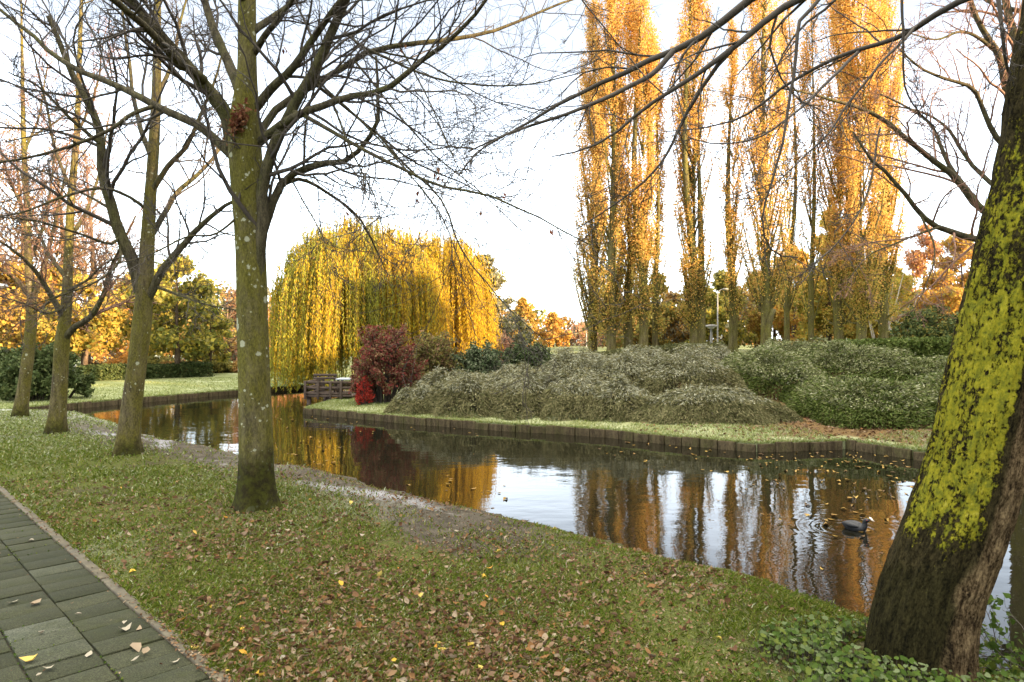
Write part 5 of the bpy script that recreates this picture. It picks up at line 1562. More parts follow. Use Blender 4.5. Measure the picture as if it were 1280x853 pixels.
# behind the poplars
for k, a in enumerate([
    ('golden tree between the broad golden clump and the thin pale poplar', 1065, 48, 322, 36, 'gold_leaf', 'yellow_leaf', 8000),
    ('golden-orange tree behind the two poplars with the torn stub', 968, 51, 338, 32, 'gold_leaf', 'rust_leaf', 7000),
    ('yellow-olive tree close behind the short park lamp', 886, 47, 362, 26, 'yellow_leaf', 'olive_leaf', 5000),
    ('golden tree hidden mostly behind the leaning trunk', 1200, 45, 296, 42, 'gold_leaf', 'orange_leaf', 8000),
    ('pinkish brown tree behind the gap at the left of the poplar clump', 765, 56, 362, 32, 'pink_leaf', 'grey_leaf', 5500),
    ('olive-gold tree behind the slender short poplar', 822, 50, 345, 26, 'olive_leaf', 'gold_leaf', 5500),
    ('dark brown tree low between the left poplar clump and the twin-stemmed one', 842, 52, 366, 34, 'rust_leaf', 'grey_leaf', 5500),
    ('olive tree low behind the middle of the left poplar clump', 790, 50, 366, 38, 'olive_leaf', 'rust_leaf', 5000),
    ('greenish tree right behind the lamp posts', 905, 50, 342, 36, 'olive_leaf', 'yellow_leaf', 6000),
    ('dark leafless-looking tree behind the twin-stemmed poplar', 868, 55, 360, 34, 'grey_leaf', 'rust_leaf', 4500),
    ('brown tree behind the poplar with the torn stub', 945, 54, 342, 40, 'rust_leaf', 'grey_leaf', 5500),
    ('orange tree in the gap left of the thin pale poplar', 992, 48, 300, 32, 'gold_leaf', 'orange_leaf', 9000),
    ('rust-coloured tree low behind the thin pale poplar', 1010, 52, 330, 38, 'olive_leaf', 'gold_leaf', 8000),
    ('big yellow-green tree behind the left half of the golden clump', 1036, 44, 268, 40, 'yellow_leaf', 'gold_leaf', 15000),
    ('big golden-green tree behind the right half of the golden clump', 1100, 42, 292, 42, 'gold_leaf', 'yellow_leaf', 15000),
    ('pink-red tree glowing high beside the leaning trunk', 1158, 52, 282, 36, 'pink_leaf', 'orange_leaf', 9000),
    ('golden tree low beside the leaning trunk above the round bush', 1172, 42, 338, 40, 'gold_leaf', 'orange_leaf', 10000),
    ('olive tree low between the two birches', 1125, 44, 348, 28, 'olive_leaf', 'yellow_leaf', 6000),
    ('orange-brown tree behind the leaning trunk', 1235, 46, 320, 46, 'orange_leaf', 'rust_leaf', 7000)]):
    lab, px, d, yt, hw, l1, l2, n = a
    bg('autumn_tree', lab, px, d, yt, hw, l1, int(n * 1.3), 0.21, 150 + k, None, 0.05, GR, l2, zb=0.9)
bg('birch_tree', 'pale three-stemmed birch right of the golden poplar clump', 1099, 38, 330, 22, 'yellow_leaf', 1800, 0.16, 171, zi, 0.4, 'pale multi-stemmed birches', 'gold_leaf', bark='bark_birch', stems=3, trunk_r=0.085, rise=1.2)
bg('birch_tree', 'pale two-stemmed birch next to the round dark bush', 1124, 39, 335, 22, 'gold_leaf', 1800, 0.16, 172, zi, 0.4, 'pale multi-stemmed birches', 'yellow_leaf', bark='bark_birch', stems=2, trunk_r=0.085, rise=1.2)

# a far wood that closes the view
fw = Mesh()
rng = np.random.default_rng(5)
for a in range(150):
    px = rng.uniform(-700, 2000)
    d = rng.uniform(115, 150)
    x = xl(px, d)
    h = rng.uniform(5, 8.5) if 560 < px < 780 else rng.uniform(7, 12)
    n = 420
    u = unit(rng.normal(size=(n, 3)))
    c = np.array((x, d, h * 0.5)) + u * np.array((h * 0.42, h * 0.42, h * 0.5)) * rng.uniform(0.7, 1.0, (n, 1))
    c[:, 2] = np.maximum(c[:, 2], 0.1)
    leaf_quads(fw, c, 0.9, 0.8, int(rng.integers(0, 3)), rng=rng)
tag(fw.build('far_wood', [M['grey_leaf'], M['rust_leaf'], M['olive_leaf']]), 'far wood closing the view behind the park', 'wood', kind='stuff')

# ------------------------------------------------------------------ jetty with railing, bench and table
jx0, jx1, jy0, jy1, jz = -6.35, -4.9, 20.9, 23.0, -0.10
jr = thing('jetty', 'small brown timber jetty with a low railing, under the willow', 'jetty', ((jx0 + jx1) / 2, (jy0 + jy1) / 2, jz))
dk = Mesh()
ny = 14
for k in range(ny):
    y = jy0 + (k + 0.5) * (jy1 - jy0) / ny
    dk.box(((jx0 + jx1) / 2, y, jz + 0.0 + 0.002 * (k % 3)), (jx1 - jx0, (jy1 - jy0) / ny - 0.012, 0.045))
dk.build('deck', M['wood_brown'], jr)
for x in (jx0 + 0.1, (jx0 + jx1) / 2, jx1 - 0.1):
    for y in (jy0 + 0.12, jy1 - 0.12):
        Mesh().box((x, y, jz - 0.53), (0.11, 0.11, 0.99)).build('pile', M['wood_brown'], jr)
for x in (jx0 + 0.03, jx0 + 0.42, jx0 + 0.80, jx0 + 1.12):
    Mesh().box((x, jy0 - 0.04, jz + 0.20), (0.065, 0.065, 0.56)).build('post', M['wood_brown'], jr, bevel=0.006)
Mesh().box((jx0 + 0.03, jy1 - 0.1, jz + 0.25), (0.065, 0.065, 0.5)).build('post', M['wood_brown'], jr, bevel=0.006)
for z in (0.08, 0.26, 0.43):
    Mesh().box((jx0 + 0.70, jy0 + 0.012, jz + z), (1.46, 0.03, 0.085)).build('rail', M['wood_brown'], jr)
    Mesh().box((jx0 + 0.03, (jy0 + jy1) / 2 + 0.02, jz + z), (0.03, jy1 - jy0 - 0.22, 0.085)).build('rail', M['wood_brown'], jr)
bx, by = -6.05, 22.3
br = thing('bench', 'brown slatted bench on the jetty behind the railing', 'bench', (bx, by, jz + 0.03))
for y in (-0.12, 0.0, 0.12):
    Mesh().box((bx, by + y, jz + 0.36), (0.75, 0.09, 0.035)).build('seat', M['wood_brown'], br)
for z in (0.50, 0.60):
    Mesh().box((bx, by - 0.20, jz + z), (0.75, 0.03, 0.075)).build('backrest', M['wood_brown'], br)
for sx in (-0.3, 0.3):
    Mesh().box((bx + sx, by - 0.17, jz + 0.33), (0.05, 0.03, 0.62)).build('leg', M['wood_brown'], br)
    Mesh().box((bx + sx, by + 0.14, jz + 0.18), (0.05, 0.05, 0.32)).build('leg', M['wood_brown'], br)
tx, ty = -5.35, 22.2
tr_ = thing('table', 'low table with a frost-white top on the jetty beside the bench', 'table', (tx, ty, jz + 0.03))
Mesh().box((tx, ty, jz + 0.47), (0.62, 0.6, 0.05)).build('tabletop', M['frost_wood'], tr_, bevel=0.008)
for sx in (-0.24, 0.24):
    for sy in (-0.22, 0.22):
        Mesh().box((tx + sx, ty + sy, jz + 0.235), (0.06, 0.06, 0.42)).build('leg', M['wood_brown'], tr_)

# ------------------------------------------------------------------ lamps, sign, plank
def street_lamp(label, x, y, z, h, arm=None, mat='steel', r=0.055, flat_head=False):
    root = thing('street_lamp', label, 'street lamp', (x, y, z), 'street lamps')
    m = Mesh()
    tubes(m, np.array([(x, y, z - 0.2), (x, y, z + 0.9), (x, y, z + h)]), np.array([r * 1.35, r * 1.1, r * 0.75]), 10)
    m.build('pole', M[mat], root, smooth=True)
    hd, gl = Mesh(), Mesh()
    if flat_head:
        tubes(hd, np.array([(x, y, z + h), (x, y, z + h + 0.03), (x, y, z + h + 0.14), (x, y, z + h + 0.17)]), np.array([0.10, 0.42, 0.40, 0.12]), 16)
        tubes(gl, np.array([(x, y, z + h - 0.06), (x, y, z + h - 0.012)]), np.array([0.16, 0.20]), 14)
    else:
        ax = arm
        tubes(hd, smooth_line([(x, y, z + h - 0.02), (x + ax * 0.25, y, z + h + 0.18), (x + ax * 0.6, y, z + h + 0.25)], 8), np.full(8, r * 0.6), 8)
        hd.box((x + ax * 0.85, y, z + h + 0.26), (abs(ax) * 0.55, 0.22, 0.09), 0, taper=0.8)
        gl.box((x + ax * 0.85, y, z + h + 0.205), (abs(ax) * 0.42, 0.16, 0.016))
    hd.build('lamp_head', M[mat], root)
    gl.build('diffuser', M['lamp_glass'], root)
    return root

x = xl(897, 44); street_lamp('tall grey street lamp between the twin-stemmed poplar and the thin one', x, 44, 0.95, EYE + 60 * 44 / F - 0.95, 0.6, 'lamp_grey', r=0.045)
x = xl(889, 42); street_lamp('short grey park lamp with a flat round head, left of the tall one', x, 42, 0.95, EYE + 17 * 42 / F - 0.95, mat='lamp_grey', flat_head=True, r=0.07)
x = xl(648, 66); street_lamp('far pale lamp post below the golden-orange crown', x, 66, 0.3, 2.2, 0.22, 'lamp_grey', r=0.05)
x = xl(733, 70); street_lamp('far pale lamp post at the foot of the left poplar clump', x, 70, 0.3, 2.6, 0.22, 'lamp_grey', r=0.05)
x = xl(-24, 19.0); street_lamp('grey street lamp at the left edge of the picture, only its head in view', x, 19.0, zl(x, 19.0), EYE + 58 * 19 / F - zl(x, 19.0), 0.62, r=0.05)
sx, sy = xl(91, 33), 33.0
sr = thing('sign', 'small blank white sign on a post behind the slim bare tree', 'sign', (sx, sy, zl(sx, sy)))
Mesh().box((sx, sy + 0.03, zl(sx, sy) + 0.25), (0.05, 0.04, 0.9)).build('post', M['steel'], sr)
Mesh().box((sx, sy, zl(sx, sy) + 0.42), (0.34, 0.02, 0.52)).build('panel', M['white'], sr)
ax, ay, az = P(1012, 741, 4.86)
pl = Mesh()
pl.box((0, 0, 0), (0.36, 0.05, 0.05))
o = pl.build('wet_plank', plain_mat('black_wet_wood', (0.012, 0.012, 0.012), 0.35, 0.3, 20), bevel=0.008)
o.location = (ax, ay, -0.26)
o.rotation_euler = (0.05, 0.08, -0.75)
tag(o, 'dark wet plank at the edge of the near bank', 'plank')

# ------------------------------------------------------------------ the coot on the water
cx_, cy_ = xl(1069, 7.05), 7.05
cr_ = thing('coot', 'black coot with a white bill swimming near the leaning tree', 'bird', (cx_, cy_, WATER_Z))
spine = np.array([(-0.175, 0.075, 0.006), (-0.15, 0.070, 0.026), (-0.11, 0.060, 0.050), (-0.05, 0.048, 0.070), (0.02, 0.045, 0.074), (0.075, 0.052, 0.062), (0.105, 0.075, 0.043), (0.118, 0.105, 0.032), (0.122, 0.135, 0.028), (0.130, 0.158, 0.030), (0.148, 0.168, 0.028), (0.168, 0.164, 0.018), (0.180, 0.160, 0.008)])
yaw = -0.9
spine = spine * 0.8
ln = smooth_line(np.c_[spine[:, 0], np.zeros(len(spine)), spine[:, 1], spine[:, 2]], 40)
pts = ln[:, :3].copy()
ca, sa = math.cos(yaw), math.sin(yaw)
rot = np.stack((pts[:, 0] * ca - pts[:, 1] * sa, pts[:, 0] * sa + pts[:, 1] * ca, pts[:, 2]), 1) + np.array((cx_, cy_, WATER_Z - 0.012))
bm_ = Mesh()
tubes(bm_, rot, np.maximum(ln[:, 3], 0.004), 18)
bm_.build('body', M['coot'], cr_, smooth=True)
def co(px_, pz_, side=0.0):
    return np.array((cx_ + px_ * ca - side * sa, cy_ + px_ * sa + side * ca, WATER_Z - 0.012 + pz_))
bk = Mesh()
tubes(bk, np.array([co(0.140, 0.168), co(0.153, 0.161), co(0.164, 0.149), co(0.190, 0.137)]), np.array([0.006, 0.011, 0.010, 0.002]), 8)
bk.build('bill', M['beak'], cr_, smooth=True)
red = plain_mat('red_eye', (0.25, 0.01, 0.01), 0.2, 0.1, 5, bmp=0)
for s in (-1, 1):
    e = Mesh()
    tubes(e, np.array([co(0.124, 0.138, s * 0.019), co(0.124, 0.138, s * 0.023), co(0.124, 0.138, s * 0.026)]), np.array([0.006, 0.005, 0.001]), 8)
    e.build('eye', red, cr_)
for s in (-1, 1):
    w = Mesh()
    wl_ = np.array([co(0.052, 0.062, s * 0.048), co(0.0, 0.066, s * 0.056), co(-0.06, 0.067, s * 0.044), co(-0.122, 0.073, s * 0.014)])
    tubes(w, smooth_line(wl_, 14), 0.002 + 0.026 * np.sin(np.linspace(0.25, 3.0, 14)), 10)
    w.build('wing', M['coot'], cr_, smooth=True)

# ------------------------------------------------------------------ ground cover
def spread(n, dmin, dmax, margin, power, rng):
    """points on the near bank, denser towards the path"""
    u = rng.random(n)
    e = 1 - power
    d = (dmin ** e + u * (dmax ** e - dmin ** e)) ** (1 / e) if abs(e) > 1e-6 else dmin * (dmax / dmin) ** u
    x = rng.uniform(-1, 1, n) * d * margin
    return np.stack((x, d), 1)

TRUNKS = [(t1c[0][0], t1c[0][1], 0.21), (t2c[0][0], t2c[0][1], 0.2), (t3c[0][0], t3c[0][1], 0.18), (t4c[0][0], t4c[0][1], 0.17), (lean_c[1][0], lean_c[1][1], 0.33)]
def on_turf(p, pad=0.0):
    ok = ((p - P0) @ PN) < -0.006 - pad
    for x, y, r in TRUNKS:
        ok &= np.hypot(p[:, 0] - x, p[:, 1] - y) > r
    return ok

rng = np.random.default_rng(91)
gp_ = spread(520000, 2.4, 17.5, 0.92, 1.12, rng)
gzv, gsdv = ground_z(gp_)
gn = fbm(np.c_[gp_ * 1.1, np.zeros(len(gp_))], 3)
gn2 = noise3(np.c_[gp_ * 7, np.zeros(len(gp_))])
rf = 1 - sstep(-0.7, 0.9, gp_[:, 0])
mudp = (1 - sstep(0.7, 2.0, gsdv)) * (0.25 + 0.75 * rf) * sstep(17, 11, gp_[:, 1])
prob = np.clip(0.66 + 0.75 * gn + 0.45 * gn2 + 0.35 * sstep(0.9, 2.2, gp_[:, 0]) + 0.25 * sstep(6.5, 10, gp_[:, 1]), 0.10, 1) * (1 - 0.93 * mudp)
s_gr = (gp_ - P0) @ PN
keep = on_turf(gp_, -0.055 * (0.5 + 0.5 * noise3(np.c_[gp_ * 9, np.zeros(len(gp_))])) ** 1.5) & (gsdv > 0.03) & (rng.random(len(gp_)) < prob)
gzv = np.where(s_gr > -0.01, 0.006, gzv)
gp_, gzv, gsdv = gp_[keep], gzv[keep], gsdv[keep]
N = len(gp_)
dd = gp_[:, 1]
hgt = rng.uniform(0.010, 0.036, N) * (1 + 0.3 * sstep(0.7, 2.0, gp_[:, 0])) * np.clip(dd / 6.0, 0.85, 1.3)
wid = rng.uniform(0.0020, 0.0042, N) * np.clip(dd / 3.5, 0.9, 4.0)
az = rng.random(N) * 2 * np.pi
lean_ = rng.uniform(0.3, 1.6, N)
side_ = np.stack((np.cos(az), np.sin(az), np.zeros(N)), 1) * wid[:, None]
fw_ = np.stack((-np.sin(az), np.cos(az), np.zeros(N)), 1)
b0 = np.c_[gp_, gzv - 0.004]
v = np.stack((b0 - side_, b0 + side_, b0 + fw_ * (hgt * lean_ * 0.35)[:, None] + np.array((0, 0, 1)) * (hgt * 0.65)[:, None] + side_ * 0.7, b0 + fw_ * (hgt * lean_)[:, None] + np.array((0, 0, 1)) * hgt[:, None], b0 + fw_ * (hgt * lean_ * 0.35)[:, None] + np.array((0, 0, 1)) * (hgt * 0.65)[:, None] - side_ * 0.7), 1)
fz = rng.random(N) < np.clip(0.07 + 0.22 * sstep(0.5, -2.5, gp_[:, 0]) * sstep(4.5, 7.5, gp_[:, 1]) + 0.55 * sstep(9, 16, dd) + 0.18 * gn[keep] * (gp_[:, 0] < 1), 0.03, 0.8)
gm = Mesh()
idx = np.arange(N)[:, None] * 5
allf = idx + np.array([0, 1, 2, 3, 4])
gm.v.append(v.reshape(-1, 3)); gm.n = N * 5
gm.f = [(allf[~fz], 0), (allf[fz], 1)]
tag(gm.build('grass', [M['grass'], M['grass_frost']]), 'short thin grass on the near bank, partly frosted', 'grass', kind='stuff')

rng = np.random.default_rng(191)
def bank_blades(edge, n, vmax, zf, fine):
    seg = np.linalg.norm(np.diff(edge, axis=0), axis=1)
    cum = np.concatenate(([0], np.cumsum(seg)))
    t = rng.random(n) * cum[-1]
    i = np.clip(np.searchsorted(cum, t, side='right') - 1, 0, len(seg) - 1)
    d = (np.diff(edge, axis=0) / seg[:, None])[i]
    nn = np.stack((-d[:, 1], d[:, 0]), 1)
    v_ = np.where(rng.random(n) < 0.3, rng.uniform(-0.03, 0.10, n), vmax * rng.random(n) ** 1.3)
    q = edge[i] + d * (t - cum[i])[:, None] + nn * v_[:, None]
    z = zf(q)
    a = rng.random(n) * 2 * np.pi
    h = rng.uniform(0.02, 0.06, n)
    w = rng.uniform(0.004, 0.010, n) * fine
    sd = np.stack((np.cos(a), np.sin(a), np.zeros(n)), 1) * w[:, None]
    tip = np.c_[rng.normal(size=(n, 2)) * 0.03 - nn * (0.02 * (v_ < 0.1))[:, None], h]
    b = np.c_[q, z - 0.004]
    return np.stack((b - sd, b + sd, b + tip), 1)
bg_ = Mesh()
for ed, n_, vm, zf_, fn in ((EDGE_I[3:15], 60000, 1.9, island_z, 1.0), (EDGE_L[3:9], 36000, 6.0, lawn_z, 1.6)):
    vv = bank_blades(ed, n_, vm, zf_, fn)
    frm = rng.random(n_) < 0.62
    k0 = np.arange(n_)[:, None] * 3 + np.array([0, 1, 2])
    bg_.v.append(vv.reshape(-1, 3))
    bg_.f += [(k0[frm] + bg_.n, 1), (k0[~frm] + bg_.n, 0)]
    bg_.n += n_ * 3
tag(bg_.build('bank_grass', [M['grass'], M['grass_frost']]), 'frosted short grass along the board edging of the far banks', 'grass', kind='stuff')

def litter_leaf(m, c, size, rng, mat=0, tilt=0.5):
    """curled dry leaves: five-sided blades folded along the midrib"""
    N = len(c)
    az = rng.random(N) * 2 * np.pi
    nrm = unit(np.stack((rng.normal(size=N) * tilt, rng.normal(size=N) * tilt, np.ones(N)), 1))
    u = np.stack((np.cos(az), np.sin(az), np.zeros(N)), 1)
    v_ = unit(np.cross(nrm, u))
    u = np.cross(v_, nrm)
    s = (size * rng.uniform(0.55, 1.4, N))[:, None]
    w = rng.uniform(0.14, 0.40, N)[:, None] * s
    f = rng.uniform(-0.10, 0.32, N)[:, None] * s
    cu = rng.uniform(-0.15, 0.42, N)[:, None] * s
    p0 = c - u * s * 0.5 + nrm * cu
    p1 = c - u * s * 0.12 + v_ * w + nrm * f
    p2 = c + u * s * 0.22 + v_ * w * 0.7 + nrm * f * 0.8
    p3 = c + u * s * 0.5 + nrm * cu * 0.8
    p4 = c + u * s * 0.22 - v_ * w * 0.7 + nrm * f * 0.8
    p5 = c - u * s * 0.12 - v_ * w + nrm * f
    m0 = c - u * s * 0.12
    m1 = c + u * s * 0.22
    V = np.stack((p0, p1, p2, p3, p4, p5, m0, m1), 1).reshape(-1, 3)
    i = np.arange(N)[:, None] * 8
    m.add(V, [np.concatenate((i + [0, 6, 1], i + [0, 5, 6], i + [7, 3, 2], i + [7, 4, 3])), np.concatenate((i + [6, 7, 2, 1], i + [5, 4, 7, 6]))], mat)

rng = np.random.default_rng(92)
lp_ = spread(36000, 2.4, 12.0, 0.95, 0.85, rng)
lz_, lsd_ = ground_z(lp_)
ln_ = fbm(np.c_[lp_ * 0.9 + 4, np.zeros(len(lp_))], 3)
s_path = -((lp_ - P0) @ PN)
dens = np.clip(0.34 + 0.85 * ln_ + 0.35 * np.exp(-s_path / 0.35) + 0.25 * sstep(5.5, 3.2, lp_[:, 1]), 0.06, 1) * sstep(-7.5, -2.0, lp_[:, 0] + 0.25 * (6 - lp_[:, 1])) * (1 - 0.75 * sstep(0.95, 1.7, lp_[:, 0]) * sstep(4.9, 3.9, lp_[:, 1] + 0 * lp_[:, 0]))
dens *= 1 - 0.5 * sstep(6.5, 10, lp_[:, 1])
for tx_, ty_, tr0 in TRUNKS[:4]:
    dens = np.maximum(dens, 0.9 * np.exp(-(np.hypot(lp_[:, 0] - tx_, lp_[:, 1] - ty_) - tr0) / 0.12) * (np.hypot(lp_[:, 0] - tx_, lp_[:, 1] - ty_) > tr0))
k_ = on_turf(lp_, -0.02) & (lsd_ > 0.05) & (rng.random(len(lp_)) < dens)
lp_, lz_ = lp_[k_], lz_[k_]
lm_ = Mesh()
c = np.c_[lp_, lz_ + rng.uniform(0.004, 0.022, len(lp_))]
yl = rng.random(len(c))
litter_leaf(lm_, c[yl > 0.055], 0.040, rng, 0, 0.8)
litter_leaf(lm_, c[yl < 0.014], 0.044, rng, 1, 0.7)
litter_leaf(lm_, c[(yl >= 0.014) & (yl <= 0.055)], 0.036, rng, 2, 0.8)
# crumbs of broken leaf and frost-pale stalks
n_c = len(c)
cc = c[rng.integers(0, n_c, 46000)]  # broken bits lie round the whole leaves
cc = cc + np.c_[rng.normal(size=(46000, 2)) * 0.20, np.zeros(46000)]
zc_, sc_ = ground_z(cc[:, :2])
s_cr = (cc[:, :2] - P0) @ PN
okc = on_turf(cc[:, :2], -0.09) & (sc_ > 0.03)
cc[:, 2] = np.where(s_cr > -0.01, 0.014, zc_ + 0.006)
litter_leaf(lm_, cc[okc][:34000], 0.020, rng, 0, 0.35)
litter_leaf(lm_, cc[okc][34000:], 0.017, rng, 0, 0.35)
pq = np.stack((rng.uniform(-6.5, -1.2, 1500), rng.uniform(2.6, 8.5, 1500)), 1)
ps_ = (pq - P0) @ PN
pq = pq[(ps_ > 0.0) & (ps_ < 1.85) & (rng.random(1500) < 0.35 + 0.6 * (ps_ < 0.15))]
litter_leaf(lm_, np.c_[pq, np.full(len(pq), 0.008)], 0.014, rng, 0, 0.15)
tag(lm_.build('leaf_litter', [M['litter'], M['litter_yellow'], M['litter_pale']]), 'brown and tan fallen leaves strewn over the near grass', 'fallen leaves', kind='stuff')

# single leaves lying on the slabs
ONE = [
    (16, 754, 'litter_pale', 0.085, 'long pale tan leaf on the slabs at the left edge'), (44, 757, 'litter', 0.06, 'small tan leaf right of the long pale one at the left edge'),
    (111, 819, 'litter_pale', 0.062, 'pale orange-tinted leaf lying flat in the middle of a slab'), (156, 789, 'litter_pale', 0.062, 'round whitish leaf on the slabs nearest the bright pale slab'),
    (156, 779, 'litter_pale', 0.05, 'smaller whitish leaf just beyond the round whitish one'), (170, 811, 'litter', 0.072, 'curled rust-brown leaf on the kerb-side slabs'),
    (37, 829, 'litter_yellow', 0.082, 'yellow-green leaf on the slabs at the bottom left'), (218, 830, 'litter_pale', 0.062, 'pale upright-curled leaf near the kerb at the bottom'),
    (170, 827, 'litter_pale', 0.075, 'thin pale straw-like leaf beside the rust-brown one'), (174, 787, 'litter', 0.06, 'orange-brown leaf right of the round whitish one'),
    (244, 814, 'litter_yellow', 0.06, 'small yellow leaf on the slabs touching the kerb'), (60, 838, 'litter_pale', 0.045, 'tiny white leaf right of the yellow-green one'),
    (49, 847, 'litter_pale', 0.05, 'tan leaf on the slabs at the very bottom left'), (39, 677, 'litter_pale', 0.075, 'pale leaf far up the slabs near the left edge'),
    (52, 794, 'litter_pale', 0.045, 'tiny pale leaf between the pale orange one and the left edge'), (182, 818, 'litter', 0.055, 'dark brown curled leaf right of the rust-brown one'),
    (98, 770, 'litter_pale', 0.04, 'tiny white leaf lying in the long joint between two slab rows')]
for k, (px, py, mt, sz, lab) in enumerate(ONE):
    d = EYE * F / (py - CY)
    q = P(px, py, d)
    rg = np.random.default_rng(400 + k)
    m = Mesh()
    litter_leaf(m, np.array([[q[0], q[1], 0.010]]), sz, rg, 0, 0.12)
    tag(m.build('fallen_leaf', M[mt], origin=(q[0], q[1], 0.0)), lab, 'fallen leaf', 'single leaves on the slab path')

jm_ = Mesh()
rng = np.random.default_rng(611)
ju = rng.uniform(-1.5, 9.0, 5200)
js = 0.066 + 0.305 * rng.integers(0, 6, 5200) - 0.0025 + rng.normal(size=5200) * 0.005
half = rng.random(5200) < 0.35                # some of it in the cross joints
js2 = rng.uniform(0.07, 1.85, 5200)
colk = np.floor((js2 - 0.0635) / 0.305)
ju2 = -9.0 + 0.1 * (colk % 2) + 0.203 * np.round((ju + 9.0 - 0.1 * (colk % 2)) / 0.203) - 0.0015 + rng.normal(size=5200) * 0.004
jq = np.where(half[:, None], P0 + PU * ju2[:, None] + PN * js2[:, None], P0 + PU * ju[:, None] + PN * js[:, None])
jn = noise3(np.c_[jq * 1.9, np.zeros(len(jq))])
jq = jq[jn + 0.4 * rng.random(len(jn)) > 0.12]
leaf_quads(jm_, np.c_[jq, np.full(len(jq), 0.004) + rng.normal(size=len(jq)) * 0.003], 0.013, 0.7, 0, rng=rng)
tag(jm_.build('joint_moss', M['ivy_leaf']), 'moss and seedlings in the joints of the slab path', 'moss', kind='stuff')

# leaves drifting on the pond
rng = np.random.default_rng(93)
n = 5200
d = rng.uniform(5.2, 17.5, n)
px = rng.uniform(300, 1300, n)
wp_ = np.stack(((px - CX) / F * d, d), 1)
sdw = shore_sd(wp_)
wet_ok = (sdw < -0.25) & ~inside(wp_, np.vstack((EDGE_I, [CEN_I]))) & (dist_poly(wp_, EDGE_I) > 0.15)
dn = fbm(np.c_[wp_ * 0.55, np.zeros(n)], 3)
wgt = np.clip(0.18 + 0.6 * dn, 0, 1) * sstep(700, 900, px) * 1.0 + np.clip(0.2 + 0.55 * dn, 0, 1) * (1 - sstep(560, 680, px)) * 0.8
wgt += 0.35 * sstep(1.2, 0.2, np.abs(dist_poly(wp_, EDGE_I) - 1.0)) * sstep(650, 500, px)
wgt += 0.5 * sstep(1.8, 0.4, dist_poly(wp_, EDGE_I)) * sstep(760, 900, px)
wgt += 0.5 * sstep(900, 980, px) * sstep(8.0, 9.5, d) * np.clip(0.5 + dn, 0, 1)
sel = wet_ok & (rng.random(n) < wgt * 0.45)
wp_ = wp_[sel]
fm = Mesh()
litter_leaf(fm, np.c_[wp_, np.full(len(wp_), WATER_Z + 0.004)], 0.072, rng, 0, 0.02)
tag(fm.build('floating_leaves', M['float_leaf']), 'yellow and brown leaves floating on the pond', 'fallen leaves', kind='stuff')
# leaves at the foot of the junipers
rng = np.random.default_rng(94)
fx = rng.uniform(2.5, 9.5, 5200)
fy = rng.uniform(10.8, 16.5, 5200)
q = np.stack((fx, fy), 1)
ii = inside(q, np.vstack((EDGE_I, [CEN_I]))) & (dist_poly(q, EDGE_I) > 0.08)
q = q[ii & (rng.random(len(q)) < 0.25 + 0.5 * sstep(3, 6, q[:, 0]))]
bl = Mesh()
litter_leaf(bl, np.c_[q, island_z(q) + 0.012], 0.07, rng, 0, 0.35)
tag(bl.build('bank_leaf_litter', M['litter']), 'rusty fallen leaves on the bare earth below the junipers', 'fallen leaves', kind='stuff')

# ------------------------------------------------------------------ ground ivy round the leaning tree
def rosette(m, c, size, rng, mats):
    """round scalloped leaves, each a shallow seven-sided cup"""
    N = len(c)
    nrm = unit(np.stack((rng.normal(size=N) * 0.35, rng.normal(size=N) * 0.35 - 0.35, np.ones(N)), 1))
    az = rng.random(N) * 2 * np.pi
    u = np.stack((np.cos(az), np.sin(az), np.zeros(N)), 1)
    v_ = unit(np.cross(nrm, u))
    u = np.cross(v_, nrm)
    s = (size * rng.uniform(0.5, 1.35, N))[:, None]
    k = 8
    a = np.arange(k) / k * 2 * np.pi
    rad = np.array([0.30, 0.52, 0.50, 0.47, 0.50, 0.47, 0.50, 0.52])
    cup = np.array([-0.02, 0.07, 0.10, 0.08, 0.04, 0.08, 0.10, 0.07])
    V = np.concatenate([c[:, None]] + [(c + u * s * rad[i] * math.cos(a[i]) + v_ * s * rad[i] * math.sin(a[i]) + nrm * s * cup[i])[:, None] for i in range(k)], 1)
    b = np.arange(N)[:, None] * (k + 1)
    which = rng.random(N) < 0.30
    tri = np.stack([np.stack((b[:, 0], b[:, 0] + 1 + i, b[:, 0] + 1 + (i + 1) % k), -1) for i in range(k)], 1)
    m.v.append(V.reshape(-1, 3))
    m.f.append((tri[~which].reshape(-1, 3) + m.n, 0))
    m.f.append((tri[which].reshape(-1, 3) + m.n, 1))
    m.n += N * (k + 1)

rng = np.random.default_rng(95)
iv = Mesh()
n = 13000
a = rng.random(n) * 2 * np.pi
rr2 = np.sqrt(rng.random(n))
ip = np.stack((1.76 + 0.66 * rr2 * np.cos(a), 3.02 + 0.78 * rr2 * np.sin(a)), 1)
zz_, sd_ = ground_z(ip)
nz_ = noise3(np.c_[ip * 3.1, np.zeros(n)])
ok = (sd_ > -0.05) & (np.hypot(ip[:, 0] - lean_c[1][0], ip[:, 1] - lean_c[1][1]) > 0.34) & (rng.random(n) < np.clip(1.2 - rr2 + 0.5 * nz_, 0.03, 1)) & (ip[:, 1] > 2.0)
ip, zz_, rr2 = ip[ok], zz_[ok], rr2[ok]
hv = (0.03 + 0.14 * rng.random(len(ip)) ** 1.2) * (1.15 - 0.6 * rr2)
c = np.c_[ip, zz_ + hv]
rosette(iv, c, 0.026, rng, None)
st = np.stack((np.c_[ip + rng.normal(size=ip.shape) * 0.012, zz_ - 0.005], np.c_[ip, zz_ + hv * 0.6], c), 1)
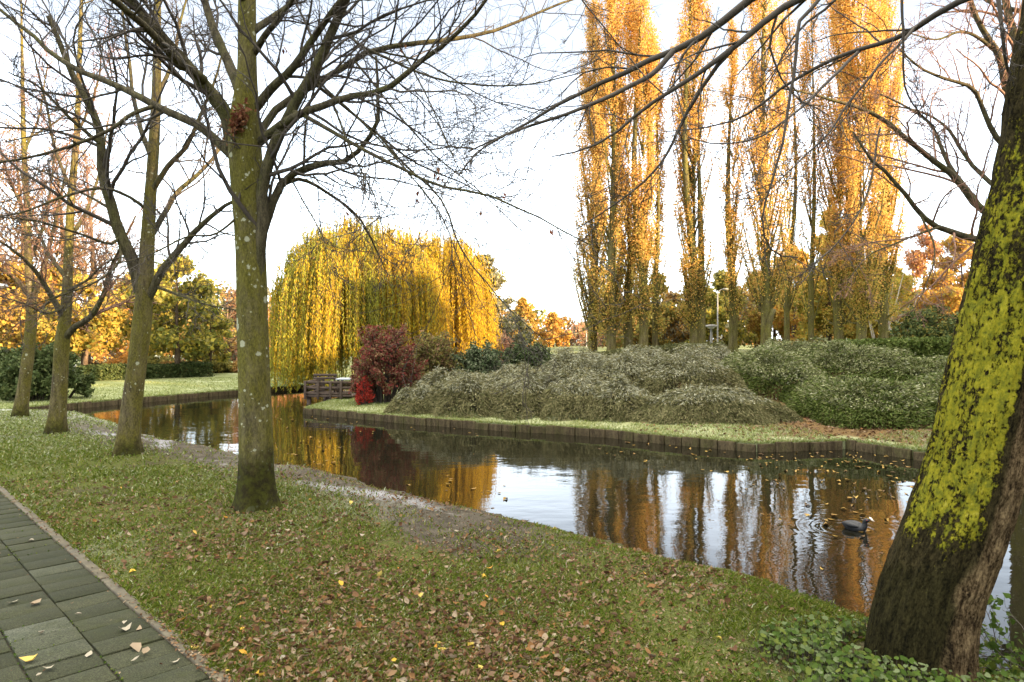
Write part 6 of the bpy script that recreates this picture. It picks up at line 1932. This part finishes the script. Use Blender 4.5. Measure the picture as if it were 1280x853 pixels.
tubes(iv, st, np.full((len(ip), 3), 0.0011), 3, 2)
tag(iv.build('ground_ivy', [M['ivy_leaf'], M['ivy_frost'], M['twig']]), 'patch of round-leaved ground ivy at the foot of the leaning tree', 'ground cover', kind='stuff')

def bramble(label, x, y, n_st, length, seed):
    rng = np.random.default_rng(seed)
    z = max(zg(x, y), -0.33)
    root = thing('bramble', label, 'plant', (x, y, z), 'brambles at the water beside the leaning tree')
    s = np.zeros((n_st, 10, 3))
    s[:, 0] = np.array((x, y, z - 0.03)) + np.c_[rng.normal(size=(n_st, 2)) * 0.05, np.zeros(n_st)]
    az = rng.uniform(0.0, 2 * np.pi, n_st)
    d = unit(np.stack((np.cos(az) * 0.6, np.sin(az) * 0.6, np.full(n_st, 0.9)), 1))
    for k in range(1, 10):
        d = unit(d + np.array((0, 0, -0.10)) + rng.normal(size=d.shape) * 0.14)
        s[:, k] = s[:, k - 1] + d * (length * rng.uniform(0.6, 1.1, n_st) / 9)[:, None]
    m = Mesh()
    tubes(m, s, np.linspace(0.004, 0.0015, 10)[None].repeat(n_st, 0), 4, 0)
    Bq, RB = grow(s, np.full((n_st, 10), 0.003), 4, 0.3, 45, 5, 0.2, 0.0, 0.2, 1.0, 0.0012, 0.6, rng)
    tubes(m, Bq, RB, 3, 0)
    m.build('stems', M['twig'], root)
    f = Mesh()
    src = np.concatenate((s[:, 3:].reshape(-1, 3), Bq[:, 1:].reshape(-1, 3)))
    pick = src[rng.integers(0, len(src), n_st * 26)] + rng.normal(size=(n_st * 26, 3)) * 0.018
    leaf_quads(f, pick, 0.042, 0.75, 0, rng=rng, fold=0.08)
    f.build('leaves', M['ivy_leaf'], root)

bramble('leafy bramble right of the leaning trunk, hanging over the water', 2.62, 3.45, 13, 0.62, 1)
bramble('bramble at the bottom right corner with sparse leaves', 2.55, 3.0, 12, 0.5, 2)
bramble('thin twiggy bramble behind the leaning trunk at the shore', 2.85, 3.75, 8, 0.7, 3)

# tidy: working notes used while building
for o in SC.objects:
    if '_o' in o:
        del o['_o']
